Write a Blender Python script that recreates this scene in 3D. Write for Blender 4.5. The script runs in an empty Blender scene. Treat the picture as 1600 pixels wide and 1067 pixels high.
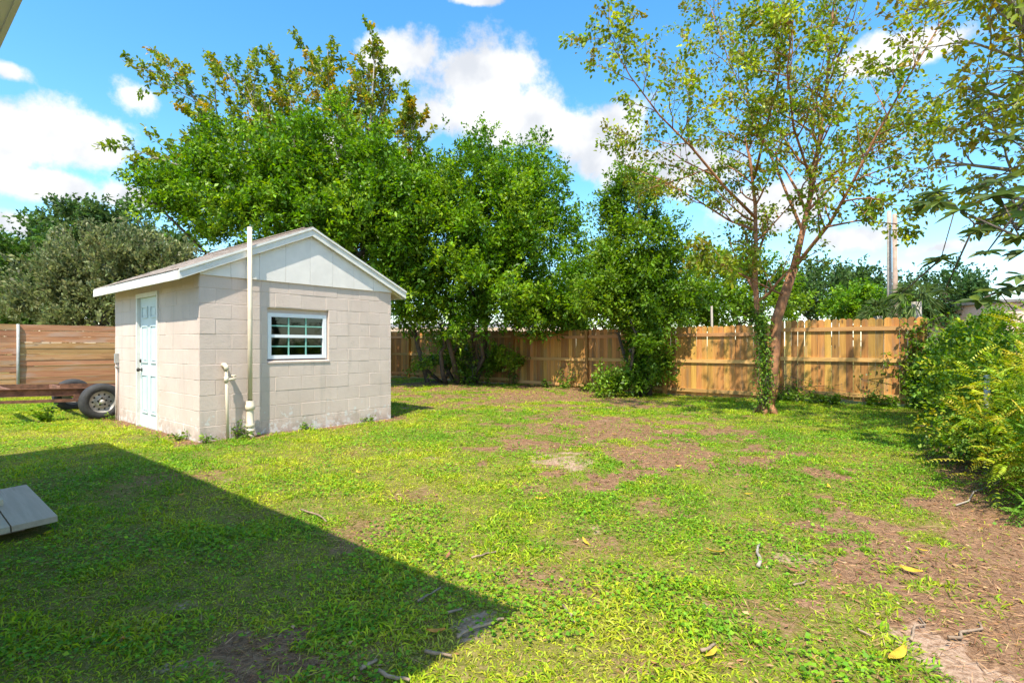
import bpy, bmesh, math, random
import numpy as np
from mathutils import Vector, Matrix

S = bpy.context.scene
COL = S.collection
RAD = math.radians
# ------------------------------------------------------------------ camera
FPX, CAMH, HOR = 824.0, 1.27, 540.0
cam = bpy.data.objects.new('camera', bpy.data.cameras.new('camera'))
COL.objects.link(cam)
cam.location = (0, 0, CAMH)
cam.rotation_euler = (RAD(90), 0, 0)
cam.data.sensor_width = 36.0
cam.data.lens = FPX / 1600 * 36
cam.data.shift_y = 6.5 / 1600
cam.data.clip_start = 0.05
cam.data.clip_end = 3000
S.camera = cam
# ------------------------------------------------------------------ light
SUN_EL = RAD(59.0)
SUN_H = (-0.25, -0.968)                       # horizontal direction towards the sun
sd = bpy.data.lights.new('sun', 'SUN')
sd.energy = 2.3
sd.angle = RAD(0.55)
sd.color = (1.0, 0.93, 0.79)
sun = bpy.data.objects.new('sun', sd)
COL.objects.link(sun)
tosun = Vector((SUN_H[0]*math.cos(SUN_EL), SUN_H[1]*math.cos(SUN_EL), math.sin(SUN_EL)))
sun.rotation_euler = tosun.to_track_quat('Z', 'Y').to_euler()
sun.location = (0, -20, 40)

S.view_settings.view_transform = 'Standard'
S.view_settings.look = 'None'
S.view_settings.gamma = 1
S.view_settings.use_curve_mapping = False
S.view_settings.exposure = 1.8

world = bpy.data.worlds.new('World')
S.world = world
world.use_nodes = True
wt = world.node_tree
for n in list(wt.nodes):
    wt.nodes.remove(n)


def wn(kind, **kw):
    n = wt.nodes.new(kind)
    for k, v in kw.items():
        if k.startswith('i_'):
            n.inputs[int(k[2:])].default_value = v
        else:
            setattr(n, k, v)
    return n


def wl(a, b):
    wt.links.new(a, b)


def pdir(px, py):
    return Vector(((px-800)/FPX, 1, (HOR-py)/FPX)).normalized()


sky = wn('ShaderNodeTexSky')
sky.sky_type = 'NISHITA'
sky.sun_disc = False
sky.sun_elevation = SUN_EL
sky.sun_rotation = math.atan2(SUN_H[0], SUN_H[1])
sky.air_density = 1.0
sky.dust_density = 0.6
sky.ozone_density = 1.2
tc = wn('ShaderNodeTexCoord')
dirv = tc.outputs['Generated']
nz = wn('ShaderNodeTexNoise')
nz.inputs['Scale'].default_value = 7.0
nz.inputs['Detail'].default_value = 9.0
nz.inputs['Roughness'].default_value = 0.62
wl(dirv, nz.inputs['Vector'])
# the cumulus: a bank over the back fence, a bank to the left, others added round the unseen sky to lift the fill
blobs = []
for (px, py, rx, ry) in [(640, 90, 110, 62), (745, 125, 125, 85), (850, 190, 130, 70), (945, 215, 130, 75),
                         (690, 180, 110, 60), (1060, 255, 150, 56), (1200, 320, 120, 46), (1330, 372, 100, 32),
                         (110, 205, 150, 66), (205, 150, 60, 40), (20, 210, 100, 66), (70, 293, 130, 34), (210, 315, 90, 30),
                         (20, 350, 90, 28), (1440, 75, 160, 36), (745, -4, 60, 14), (1480, 385, 80, 20), (10, 110, 60, 24),
                         (560, 260, 200, 70)]:
    c = pdir(px, py)
    a = max(0.02, (pdir(px+rx, py)-pdir(px-rx, py)).length/2)
    b = max(0.012, (pdir(px, py+ry)-pdir(px, py-ry)).length/2)
    blobs.append((c, a, b))
rw = random.Random(5)
for k in range(30):
    az = RAD(58 + (k % 15)*17 + rw.uniform(-6, 6))
    el = RAD(rw.uniform(8, 34) if k < 15 else rw.uniform(36, 68))
    c = Vector((math.sin(az)*math.cos(el), math.cos(az)*math.cos(el), math.sin(el)))
    blobs.append((c, rw.uniform(.10, .24), rw.uniform(.06, .11)))
cov = None
for c, a, b in blobs:
    sb = wn('ShaderNodeVectorMath', operation='SUBTRACT')
    wl(dirv, sb.inputs[0])
    sb.inputs[1].default_value = c
    ml = wn('ShaderNodeVectorMath', operation='MULTIPLY')
    wl(sb.outputs[0], ml.inputs[0])
    ml.inputs[1].default_value = (1/a, 1/a, 1/b)
    ln = wn('ShaderNodeVectorMath', operation='LENGTH')
    wl(ml.outputs[0], ln.inputs[0])
    o1 = wn('ShaderNodeMath', operation='SUBTRACT')
    o1.inputs[0].default_value = 1.0
    wl(ln.outputs['Value'], o1.inputs[1])
    if cov is None:
        cov = o1.outputs[0]
    else:
        mx = wn('ShaderNodeMath', operation='SMOOTH_MAX')
        wl(cov, mx.inputs[0])
        wl(o1.outputs[0], mx.inputs[1])
        mx.inputs[2].default_value = 0.25
        cov = mx.outputs[0]
nm = wn('ShaderNodeMath', operation='MULTIPLY_ADD')
wl(nz.outputs['Fac'], nm.inputs[0])
nm.inputs[1].default_value = 2.6
nm.inputs[2].default_value = -1.42
ad = wn('ShaderNodeMath', operation='ADD')
wl(cov, ad.inputs[0])
wl(nm.outputs[0], ad.inputs[1])
mr = wn('ShaderNodeMapRange', interpolation_type='SMOOTHSTEP')
wl(ad.outputs[0], mr.inputs['Value'])
mr.inputs['From Min'].default_value = 0.0
mr.inputs['From Max'].default_value = 0.42
# cloud colour: bright billows, faintly grey folds
nz2 = wn('ShaderNodeTexNoise')
nz2.inputs['Scale'].default_value = 9.0
nz2.inputs['Detail'].default_value = 6.0
mp2 = wn('ShaderNodeMapping')
mp2.inputs['Location'].default_value = (3.1, 1.2, 0.4)
wl(dirv, mp2.inputs['Vector'])
wl(mp2.outputs[0], nz2.inputs['Vector'])
cr = wn('ShaderNodeMapRange', interpolation_type='SMOOTHSTEP')
wl(nz2.outputs['Fac'], cr.inputs['Value'])
cr.inputs['From Min'].default_value = 0.36
cr.inputs['From Max'].default_value = 0.60
cm = wn('ShaderNodeMix', data_type='RGBA')
wl(cr.outputs[0], cm.inputs['Factor'])
cm.inputs['A'].default_value = (1.5, 1.58, 1.72, 1)
cm.inputs['B'].default_value = (2.2, 2.2, 2.2, 1)
hs = wn('ShaderNodeHueSaturation')
hs.inputs['Saturation'].default_value = 1.33
hs.inputs['Hue'].default_value = 0.49
hs.inputs['Value'].default_value = 0.66
wl(sky.outputs[0], hs.inputs['Color'])
fm = wn('ShaderNodeMix', data_type='RGBA')
wl(mr.outputs[0], fm.inputs['Factor'])
wl(hs.outputs[0], fm.inputs['A'])
wl(cm.outputs['Result'], fm.inputs['B'])
bg = wn('ShaderNodeBackground')
bg.inputs['Strength'].default_value = 0.15
wl(fm.outputs['Result'], bg.inputs['Color'])
wo = wn('ShaderNodeOutputWorld')
wl(bg.outputs[0], wo.inputs['Surface'])

# ------------------------------------------------------------------ frames of reference
ANG = math.atan2(0.776, 0.630)                # the lot's own axes: u runs to the back fence, v to the left fence
E1 = Vector((math.cos(ANG), math.sin(ANG), 0))
E2 = Vector((-math.sin(ANG), math.cos(ANG), 0))


def L(u, v, z=0.0):
    return E1*u + E2*v + Vector((0, 0, z))


def W(px, py, Y):
    return Vector(((px-800)/FPX*Y, Y, CAMH+(HOR-py)/FPX*Y))


def G(px, py):
    Y = FPX*CAMH/(py-HOR)
    return Vector(((px-800)/FPX*Y, Y, 0))


# ------------------------------------------------------------------ noise in numpy
_tab = np.random.default_rng(11).random((256, 256))


def vnoise(x, y):
    xi = np.floor(x).astype(int)
    yi = np.floor(y).astype(int)
    fx = x-xi
    fy = y-yi
    fx = fx*fx*(3-2*fx)
    fy = fy*fy*(3-2*fy)
    a = _tab[xi % 256, yi % 256]
    b = _tab[(xi+1) % 256, yi % 256]
    c = _tab[xi % 256, (yi+1) % 256]
    d = _tab[(xi+1) % 256, (yi+1) % 256]
    return (a*(1-fx)+b*fx)*(1-fy)+(c*(1-fx)+d*fx)*fy


def fbm(x, y, o=4):
    s = 0
    a = 0.5
    t = 0
    for k in range(o):
        s = s+a*vnoise(x*2**k+17.3*k, y*2**k+5.1*k)
        t += a
        a *= .5
    return s/t


def sstep(a, b, x):
    t = np.clip((x-a)/(b-a), 0, 1)
    return t*t*(3-2*t)


def gz(x, y):
    """height of the ground"""
    x = np.asarray(x, float)
    y = np.asarray(y, float)
    h = (fbm(x*.35+3, y*.35+9, 2)-.5)*.07 + (fbm(x*2.1, y*2.1, 3)-.5)*.035
    h = h - .05*sstep(9, 14, y)*sstep(-4, 2, x)*(1-sstep(5, 9, x))
    far = sstep(30, 60, np.hypot(x, y))
    return h*(1-far)-.1*far


def gzf(x, y):
    return float(gz(np.array([x]), np.array([y]))[0])


# ------------------------------------------------------------------ materials
MATS = {}


class NT:
    def __init__(self, name):
        self.m = bpy.data.materials.new(name)
        self.m.use_nodes = True
        self.t = self.m.node_tree
        self.b = self.t.nodes['Principled BSDF']
        self.o = self.t.nodes['Material Output']

    def n(self, kind, **kw):
        nd = self.t.nodes.new(kind)
        for k, v in kw.items():
            setattr(nd, k, v)
        return nd

    def l(self, a, b):
        self.t.links.new(a, b)

    def noise(self, vec, scale, detail=4, rough=.55):
        n = self.n('ShaderNodeTexNoise')
        n.inputs['Scale'].default_value = scale
        n.inputs['Detail'].default_value = detail
        n.inputs['Roughness'].default_value = rough
        if vec is not None:
            self.l(vec, n.inputs['Vector'])
        return n.outputs['Fac']

    def mr(self, val, a, b, c=0.0, d=1.0):
        n = self.n('ShaderNodeMapRange', interpolation_type='SMOOTHSTEP')
        self.l(val, n.inputs['Value'])
        for k, v in zip(('From Min', 'From Max', 'To Min', 'To Max'), (a, b, c, d)):
            n.inputs[k].default_value = v
        return n.outputs[0]

    def mix(self, fac, a, b, blend='MIX'):
        n = self.n('ShaderNodeMix', data_type='RGBA', blend_type=blend)
        for s, v in (('Factor', fac), ('A', a), ('B', b)):
            if hasattr(v, 'is_output'):
                self.l(v, n.inputs[s])
            elif s == 'Factor':
                n.inputs[s].default_value = v
            else:
                n.inputs[s].default_value = (*v, 1)
        return n.outputs['Result']

    def math(self, op, a, b=None):
        n = self.n('ShaderNodeMath', operation=op)
        for i, v in enumerate((a, b)):
            if v is None:
                continue
            if hasattr(v, 'is_output'):
                self.l(v, n.inputs[i])
            else:
                n.inputs[i].default_value = v
        return n.outputs[0]

    def bump(self, h, strength, dist):
        n = self.n('ShaderNodeBump')
        n.inputs['Strength'].default_value = strength
        n.inputs['Distance'].default_value = dist
        self.l(h, n.inputs['Height'])
        self.l(n.outputs[0], self.b.inputs['Normal'])

    def coord(self, scale=(1, 1, 1), rand=True):
        tc = self.n('ShaderNodeTexCoord')
        mp = self.n('ShaderNodeMapping')
        mp.inputs['Scale'].default_value = scale
        self.l(tc.outputs['Object'], mp.inputs['Vector'])
        if rand:
            oi = self.n('ShaderNodeObjectInfo')
            m = self.math('MULTIPLY', oi.outputs['Random'], 57.0)
            cb = self.n('ShaderNodeCombineXYZ')
            for i in range(3):
                self.l(m, cb.inputs[i])
            self.l(cb.outputs[0], mp.inputs['Location'])
        return mp.outputs[0]


def plain(name, col, rough=.6, metal=0.0, var=.12, scale=9, bump=.15, dirt=None):
    t = NT(name)
    v = t.coord()
    n1 = t.noise(v, scale, 5)
    n2 = t.noise(v, scale*9, 3)
    lo = tuple(c*(1-var) for c in col)
    hi = tuple(min(1, c*(1+var)) for c in col)
    c = t.mix(t.mr(n1, .3, .7), lo, hi)
    if dirt:
        c = t.mix(t.mr(t.noise(v, scale*.6, 6, .7), .52, .7, 0, .8), c, dirt)
    t.l(c, t.b.inputs['Base Color'])
    t.b.inputs['Roughness'].default_value = rough
    t.b.inputs['Metallic'].default_value = metal
    if bump:
        t.bump(n2, bump, .004)
    MATS[name] = t.m
    return t.m


def wood(name, axis, colA, colB, dark, rnd=.35, rough=.75, grey=None):
    t = NT(name)
    sc = [26, 26, 26]
    sc[axis] = 1.3
    v = t.coord(tuple(sc))
    g = t.noise(v, 1.0, 5, .6)
    sc2 = [5, 5, 5]
    sc2[axis] = .9
    v2 = t.coord(tuple(sc2))
    k = t.noise(v2, 1.0, 3, .5)
    oi = t.n('ShaderNodeObjectInfo')
    c = t.mix(t.mr(g, .35, .65), colA, colB)
    c = t.mix(t.mr(g, .58, .72, 0, .55), c, dark)
    c = t.mix(t.mr(k, .60, .74, 0, .6), c, dark)
    vk = t.n('ShaderNodeTexVoronoi')
    vs = [9, 9, 9]
    vs[axis] = 3.2
    t.l(t.coord(tuple(vs)), vk.inputs['Vector'])
    vk.inputs['Scale'].default_value = .55
    c = t.mix(t.mr(vk.outputs['Distance'], .05, .13, .8, 0), c, tuple(x*.5 for x in dark))
    if grey:
        c = t.mix(t.mr(t.noise(v2, 1.6, 4), .5, .68, 0, .7), c, grey)
    h = t.n('ShaderNodeHueSaturation')
    t.l(c, h.inputs['Color'])
    t.l(t.mr(oi.outputs['Random'], 0, 1, 1-rnd, 1+rnd), h.inputs['Value'])
    r2 = t.math('FRACT', t.math('MULTIPLY', oi.outputs['Random'], 13.7))
    t.l(t.mr(r2, 0, 1, .485, .51), h.inputs['Hue'])
    t.l(h.outputs[0], t.b.inputs['Base Color'])
    t.b.inputs['Roughness'].default_value = rough
    t.bump(g, .35, .003)
    MATS[name] = t.m
    return t.m


def leafmat(name, trans=.35, rough=.45, spec=.35):
    t = NT(name)
    at = t.n('ShaderNodeAttribute')
    at.attribute_name = 'col'
    t.l(at.outputs['Color'], t.b.inputs['Base Color'])
    t.b.inputs['Roughness'].default_value = rough
    t.b.inputs['Specular IOR Level'].default_value = spec
    tr = t.n('ShaderNodeBsdfTranslucent')
    hv = t.n('ShaderNodeHueSaturation')
    t.l(at.outputs['Color'], hv.inputs['Color'])
    hv.inputs['Saturation'].default_value = 1.1
    hv.inputs['Value'].default_value = 1.5
    t.l(hv.outputs[0], tr.inputs['Color'])
    mx = t.n('ShaderNodeMixShader')
    mx.inputs[0].default_value = trans
    t.l(t.b.outputs[0], mx.inputs[1])
    t.l(tr.outputs[0], mx.inputs[2])
    t.l(mx.outputs[0], t.o.inputs['Surface'])
    MATS[name] = t.m
    return t.m


leafmat('leaf')
leafmat('grass_blade', .30, .55, .25)
leafmat('dry', .10, .8, .1)
wood('fence_wood', 2, (.40, .19, .036), (.53, .275, .065), (.20, .09, .022), .36, grey=(.32, .20, .09))
wood('rail_wood', 1, (.50, .26, .08), (.62, .35, .125), (.30, .15, .055), .15)
wood('plank_wood', 0, (.42, .20, .085), (.55, .29, .135), (.26, .12, .055), .17, grey=(.48, .33, .24))
wood('white_plank', 1, (.50, .40, .285), (.58, .47, .34), (.33, .25, .17), .12)
plain('white_paint', (.74, .72, .67), .55, 0, .05, 6, .08, (.58, .55, .49))
plain('siding_paint', (.78, .73, .68), .6, 0, .05, 5, .08)
plain('door_paint', (.60, .68, .69), .55, 0, .05, 5, .08, (.55, .62, .62))
plain('vinyl', (.80, .82, .86), .35, 0, .03, 5, 0)
plain('muntin', (.22, .50, .42), .45, 0, .05, 5, 0)
plain('pvc', (.70, .60, .45), .45, 0, .06, 6, .05, (.62, .52, .38))
plain('iron', (.05, .045, .04), .45, .7, .2, 10, .1)
plain('galv', (.40, .40, .38), .6, .25, .12, 14, .1)
plain('rust', (.22, .10, .06), .85, .1, .35, 12, .4, (.10, .05, .035))
plain('rubber', (.035, .035, .036), .8, 0, .2, 20, .3, (.075, .07, .062))
plain('rim_paint', (.42, .40, .37), .5, .4, .15, 14, .1, (.25, .19, .14))
plain('black_disc', (.01, .01, .01), .9, 0, .1, 5, 0)
plain('asphalt_shingle', (.38, .31, .26), .9, 0, .25, 30, .6)
plain('bark', (.10, .075, .055), .9, 0, .35, 14, .8)
plain('bark_red', (.33, .145, .065), .75, 0, .40, 7, .6, (.22, .14, .09))
plain('bark_grey', (.30, .27, .23), .85, 0, .3, 12, .6)
plain('pole_wood', (.36, .31, .26), .9, 0, .18, 6, .5)
plain('pole_tan', (.40, .28, .21), .9, 0, .18, 6, .5)
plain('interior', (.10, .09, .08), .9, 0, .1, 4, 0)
plain('pink_stucco', (.72, .52, .44), .9, 0, .05, 6, .2)
plain('tan_stucco', (.62, .48, .36), .9, 0, .06, 6, .2)
plain('roof_grey', (.20, .19, .18), .9, 0, .2, 25, .4)
plain('house_wall', (.62, .58, .50), .85, 0, .05, 6, .2)
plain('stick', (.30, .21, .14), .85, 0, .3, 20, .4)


def block_paint():
    t = NT('block_paint')
    tc = t.n('ShaderNodeTexCoord')
    ge = t.n('ShaderNodeNewGeometry')
    p = ge.outputs['Position']
    a = t.noise(p, 1.3, 5, .6)
    b = t.noise(p, 42, 4, .6)
    d = t.noise(p, 7, 6, .7)
    oi = t.n('ShaderNodeObjectInfo')
    c = t.mix(t.mr(a, .3, .7), (.61, .485, .415), (.69, .56, .485))
    c = t.mix(t.mr(oi.outputs['Random'], 0, 1, 0, .22), c, (.50, .41, .355))
    c = t.mix(t.mr(d, .60, .74, 0, .5), c, (.42, .35, .30))
    mp = t.n('ShaderNodeMapping')
    mp.inputs['Scale'].default_value = (7, 7, .7)
    t.l(p, mp.inputs['Vector'])
    c = t.mix(t.mr(t.noise(mp.outputs[0], 1.0, 5, .65), .52, .72, 0, .38), c, (.43, .37, .32))
    sx = t.n('ShaderNodeSeparateXYZ')
    t.l(p, sx.inputs[0])
    # splashed soil and flaked paint along the foot of the wall
    foot = t.math('SUBTRACT', t.noise(p, 5, 6, .7), t.math('MULTIPLY', sx.outputs['Z'], 1.1))
    c = t.mix(t.mr(foot, .26, .5, 0, .7), c, (.42, .34, .28))
    flake = t.math('SUBTRACT', t.noise(p, 11, 5, .65), t.math('MULTIPLY', sx.outputs['Z'], .34))
    c = t.mix(t.mr(flake, .50, .53, 0, .8), c, (.66, .63, .60))
    t.l(c, t.b.inputs['Base Color'])
    t.b.inputs['Roughness'].default_value = .8
    hh = t.math('ADD', b, t.math('MULTIPLY', d, 1.5))
    t.bump(hh, .45, .006)
    MATS['block_paint'] = t.m


block_paint()


def glass():
    t = NT('glass')
    gl = t.n('ShaderNodeBsdfGlossy')
    gl.inputs['Roughness'].default_value = .03
    tr = t.n('ShaderNodeBsdfTransparent')
    tr.inputs['Color'].default_value = (.55, .68, .66, 1)
    fr = t.n('ShaderNodeFresnel')
    fr.inputs['IOR'].default_value = 1.55
    m = t.math('MULTIPLY', fr.outputs[0], 1.0)
    mx = t.n('ShaderNodeMixShader')
    t.l(m, mx.inputs[0])
    t.l(tr.outputs[0], mx.inputs[1])
    t.l(gl.outputs[0], mx.inputs[2])
    t.l(mx.outputs[0], t.o.inputs['Surface'])
    MATS['glass'] = t.m


glass()


def ground_mat():
    t = NT('ground_soil')
    ge = t.n('ShaderNodeNewGeometry')
    p = ge.outputs['Position']
    at = t.n('ShaderNodeAttribute')
    at.attribute_name = 'cover'
    sp = t.n('ShaderNodeSeparateColor')
    t.l(at.outputs['Color'], sp.inputs[0])
    n1 = t.noise(p, 6, 6, .65)
    n2 = t.noise(p, 38, 5, .65)
    n3 = t.noise(p, 130, 3, .6)
    turf = t.mix(t.mr(n1, .35, .65), (.11, .12, .018), (.21, .185, .04))  # thatch tones, darkened as well for the shadows between the blades
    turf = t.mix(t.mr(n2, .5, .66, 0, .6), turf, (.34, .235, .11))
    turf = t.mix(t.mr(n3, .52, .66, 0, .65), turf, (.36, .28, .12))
    soil = t.mix(t.mr(n2, .35, .65), (.15, .082, .046), (.30, .175, .10))
    soil = t.mix(t.mr(n3, .5, .68, 0, .7), soil, (.42, .26, .15))
    sand = t.mix(t.mr(n2, .35, .65), (.30, .19, .125), (.48, .33, .23))

    def thr(ch):
        s = t.math('ADD', ch, t.math('MULTIPLY', t.math('SUBTRACT', n2, .5), .7))
        return t.mr(s, .35, .65)
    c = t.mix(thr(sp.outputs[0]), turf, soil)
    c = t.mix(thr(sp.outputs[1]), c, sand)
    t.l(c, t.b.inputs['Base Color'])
    t.b.inputs['Roughness'].default_value = .95
    t.b.inputs['Specular IOR Level'].default_value = .1
    t.bump(t.math('ADD', n2, t.math('MULTIPLY', n3, .5)), .7, .02)
    MATS['ground_soil'] = t.m


ground_mat()


# ------------------------------------------------------------------ object helpers
def tag(o, label=None, cat=None, group=None, kind=None):
    for k, v in (('label', label), ('category', cat), ('group', group), ('kind', kind)):
        if v:
            o[k] = v
    return o


def empty(name, loc, rz=0.0, label=None, cat=None, group=None):
    o = bpy.data.objects.new(name, None)
    o.empty_display_size = .2
    COL.objects.link(o)
    o.location = loc
    o.rotation_euler = (0, 0, rz)
    return tag(o, label, cat, group)


def link(name, me, mat, parent=None, loc=(0, 0, 0), rot=(0, 0, 0)):
    if mat and not me.materials:
        me.materials.append(MATS[mat])
    o = bpy.data.objects.new(name, me)
    COL.objects.link(o)
    o.parent = parent
    o.location = loc
    o.rotation_euler = rot
    return o


class MB:
    def __init__(self):
        self.v = []
        self.f = []

    def add(self, vs, fs):
        k = len(self.v)
        self.v += [tuple(x) for x in vs]
        self.f += [tuple(i+k for i in f) for f in fs]
        return self

    def box(self, a, b, M=None):
        (x0, y0, z0), (x1, y1, z1) = a, b
        vs = [Vector(p) for p in ((x0, y0, z0), (x1, y0, z0), (x1, y1, z0), (x0, y1, z0),
                                  (x0, y0, z1), (x1, y0, z1), (x1, y1, z1), (x0, y1, z1))]
        if M:
            vs = [M @ p for p in vs]
        return self.add(vs, ((3, 2, 1, 0), (4, 5, 6, 7), (0, 1, 5, 4), (1, 2, 6, 5), (2, 3, 7, 6), (3, 0, 4, 7)))

    def prism(self, poly, d0, d1, axes=(0, 2, 1)):
        """polygon in axes[0],axes[1] swept along axes[2]"""
        n = len(poly)
        vs = []
        for d in (d0, d1):
            for (a, b) in poly:
                p = [0, 0, 0]
                p[axes[0]] = a
                p[axes[1]] = b
                p[axes[2]] = d
                vs.append(p)
        fs = [tuple(range(n)), tuple(range(2*n-1, n-1, -1))]
        for i in range(n):
            j = (i+1) % n
            fs.append((j, i, i+n, j+n))
        return self.add(vs, fs)

    def tube(self, pts, rad, n=8, cap=True):
        pts = [Vector(p) for p in pts]
        if not hasattr(rad, '__len__'):
            rad = [rad]*len(pts)
        k = len(self.v)
        ref = None
        for i, p in enumerate(pts):
            d = (pts[min(i+1, len(pts)-1)]-pts[max(i-1, 0)]).normalized()
            if ref is None:
                ref = d.orthogonal().normalized()
            else:
                ref = (ref-d*ref.dot(d))
                ref = ref.normalized() if ref.length > 1e-5 else d.orthogonal().normalized()
            b = d.cross(ref)
            for j in range(n):
                a = 2*math.pi*j/n
                self.v.append(tuple(p+(ref*math.cos(a)+b*math.sin(a))*rad[i]))
        for i in range(len(pts)-1):
            for j in range(n):
                a, b = k+i*n+j, k+i*n+(j+1) % n
                self.f.append((a, b, b+n, a+n))
        if cap:
            self.f.append(tuple(k+j for j in range(n-1, -1, -1)))
            e = k+(len(pts)-1)*n
            self.f.append(tuple(e+j for j in range(n)))
        return self

    def lathe(self, prof, n=32, axis=1):
        """profile (r, h) turned round the axis"""
        k = len(self.v)
        for (r, h) in prof:
            for j in range(n):
                a = 2*math.pi*j/n
                q = [r*math.cos(a), r*math.sin(a)]
                p = [0, 0, 0]
                p[axis] = h
                o = [i for i in range(3) if i != axis]
                p[o[0]], p[o[1]] = q
                self.v.append(tuple(p))
        for i in range(len(prof)-1):
            for j in range(n):
                a, b = k+i*n+j, k+i*n+(j+1) % n
                self.f.append((a, b, b+n, a+n))
        return self

    def mesh(self, name, smooth=False):
        me = bpy.data.meshes.new(name)
        me.from_pydata(self.v, [], self.f)
        bm = bmesh.new()
        bm.from_mesh(me)
        bmesh.ops.recalc_face_normals(bm, faces=bm.faces)
        bm.to_mesh(me)
        bm.free()
        if smooth:
            me.polygons.foreach_set('use_smooth', [True]*len(me.polygons))
        return me

    def build(self, name, mat, parent=None, loc=(0, 0, 0), rot=(0, 0, 0), smooth=False):
        return link(name, self.mesh(name, smooth), mat, parent, loc, rot)


def nrm(a):
    return a/np.maximum(np.linalg.norm(a, axis=1, keepdims=True), 1e-9)


def leaves(name, P, D, Ln, Wd, C, mat, parent=None, rng=None, fold=.18, flat=.6, droop=.1, origin=None, mid=.45, broad=False):
    """many folded leaf blades in one mesh"""
    P = np.asarray(P, float)
    n = len(P)
    if origin is not None:
        P = P-np.array(origin)
    D = nrm(np.asarray(D, float))
    R = np.array([0, 0, 1.0])+flat*rng.normal(size=(n, 3))
    Sd = nrm(np.cross(D, R))
    N = np.cross(Sd, D)
    Ln = np.broadcast_to(np.asarray(Ln, float), (n,))[:, None]
    Wd = np.broadcast_to(np.asarray(Wd, float), (n,))[:, None]
    V = np.empty((n, 4, 3))
    V[:, 0] = P
    V[:, 1] = P+D*Ln*mid+Sd*Wd/2+N*fold*Wd
    V[:, 2] = P+D*Ln-np.array([0, 0, 1.])*droop*Ln
    V[:, 3] = P+D*Ln*mid-Sd*Wd/2+N*fold*Wd
    if broad:                      # six-cornered blade, two faces hinged on the midrib
        V6 = np.empty((n, 6, 3))
        V6[:, 0], V6[:, 3] = V[:, 0], V[:, 2]
        for k_, (t_, w_) in {1: (.32, .46), 2: (.72, .40), 5: (.32, -.46), 4: (.72, -.40)}.items():
            V6[:, k_] = P+D*Ln*t_+Sd*Wd*w_+N*fold*Wd*.8-np.array([0, 0, 1.])*droop*t_*t_*Ln
        me = bpy.data.meshes.new(name)
        me.vertices.add(6*n)
        me.vertices.foreach_set('co', V6.reshape(-1))
        li = (np.arange(n)[:, None]*6+np.array([0, 1, 2, 3, 0, 3, 4, 5])).astype(np.int32)
        me.loops.add(8*n)
        me.loops.foreach_set('vertex_index', li.ravel())
        me.polygons.add(2*n)
        me.polygons.foreach_set('loop_start', np.arange(0, 8*n, 4, dtype=np.int32))
        me.update(calc_edges=True)
        at = me.color_attributes.new('col', 'FLOAT_COLOR', 'POINT')
        cc = np.ones((n, 6, 4))
        cc[:, :, :3] = np.clip(C, 0, 1)[:, None, :]
        at.data.foreach_set('color', cc.reshape(-1))
        return link(name, me, mat, parent)
    me = bpy.data.meshes.new(name)
    me.vertices.add(4*n)
    me.vertices.foreach_set('co', V.reshape(-1))
    me.loops.add(4*n)
    me.loops.foreach_set('vertex_index', np.arange(4*n, dtype=np.int32))
    me.polygons.add(n)
    me.polygons.foreach_set('loop_start', np.arange(0, 4*n, 4, dtype=np.int32))
    me.update(calc_edges=True)
    at = me.color_attributes.new('col', 'FLOAT_COLOR', 'POINT')
    cc = np.ones((n, 4, 4))
    cc[:, :, :3] = np.clip(C, 0, 1)[:, None, :]
    at.data.foreach_set('color', cc.reshape(-1))
    return link(name, me, mat, parent)


def palette(cols, n, rng, jit=.18, clump=None):
    cols = np.array(cols, float)
    idx = rng.integers(0, len(cols), n) if clump is None else clump
    c = cols[idx]
    c = c*(1+jit*rng.normal(size=(n, 1)))*(1+.06*rng.normal(size=(n, 3)))
    return np.clip(c, .004, 1)


def sprigs(Pc, A, SL, per, rng, spread=.05, side=.8):
    """leaves along short shoots: positions, directions, shoot index"""
    n = len(Pc)
    idx = np.repeat(np.arange(n), per)
    t = rng.random(n*per)
    P = Pc[idx]+A[idx]*(t*SL[idx])[:, None]+rng.normal(size=(n*per, 3))*spread
    D = nrm(A[idx]*.6+nrm(rng.normal(size=(n*per, 3)))*side+np.array([0, 0, .12]))
    return P, D, idx


def lobes_shoots(lobes, n, rng, lo=.55, hi=1.06, up=.5, rough=.22):
    """shoots spread through the shells of several ellipsoid lobes"""
    area = np.array([(r[0]*r[1]+r[1]*r[2]+r[0]*r[2]) for c, r in lobes])
    k = rng.choice(len(lobes), n, p=area/area.sum())
    C = np.array([c for c, r in lobes])[k]
    R = np.array([r for c, r in lobes])[k]
    d = nrm(rng.normal(size=(n, 3)))
    th = np.arctan2(d[:, 1], d[:, 0])
    ph = np.arcsin(np.clip(d[:, 2], -1, 1))
    f = 1+rough*np.sin(3*th+k*1.7)*np.sin(4*ph+k)+rough*.7*np.sin(7*th+2*k+5*ph)
    rad = (lo+(hi-lo)*rng.random(n)**.6)*f
    P = C+d*R*rad[:, None]
    # gather most shoots into clumps with gaps between them
    nc = max(6, n//18)
    cen = rng.integers(0, n, nc)
    own = rng.integers(0, nc, n)
    m = rng.random(n) < .82
    sg = .115*R.mean(axis=1)+.06
    P = np.where(m[:, None], P[cen][own]+rng.normal(size=(n, 3))*sg[:, None]*np.array([1, 1, .75]), P)
    d = np.where(m[:, None], d[cen][own], d)
    A = nrm(d*.7+np.array([0, 0, up])+.45*rng.normal(size=(n, 3)))
    return P, A, k


def tree_root(name, base, label, group=None):
    base = Vector(base)
    base.z = gzf(base.x, base.y)-.03
    return empty(name, base, 0, label, 'tree' if 'shrub' not in name else 'shrub', group), base


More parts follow.
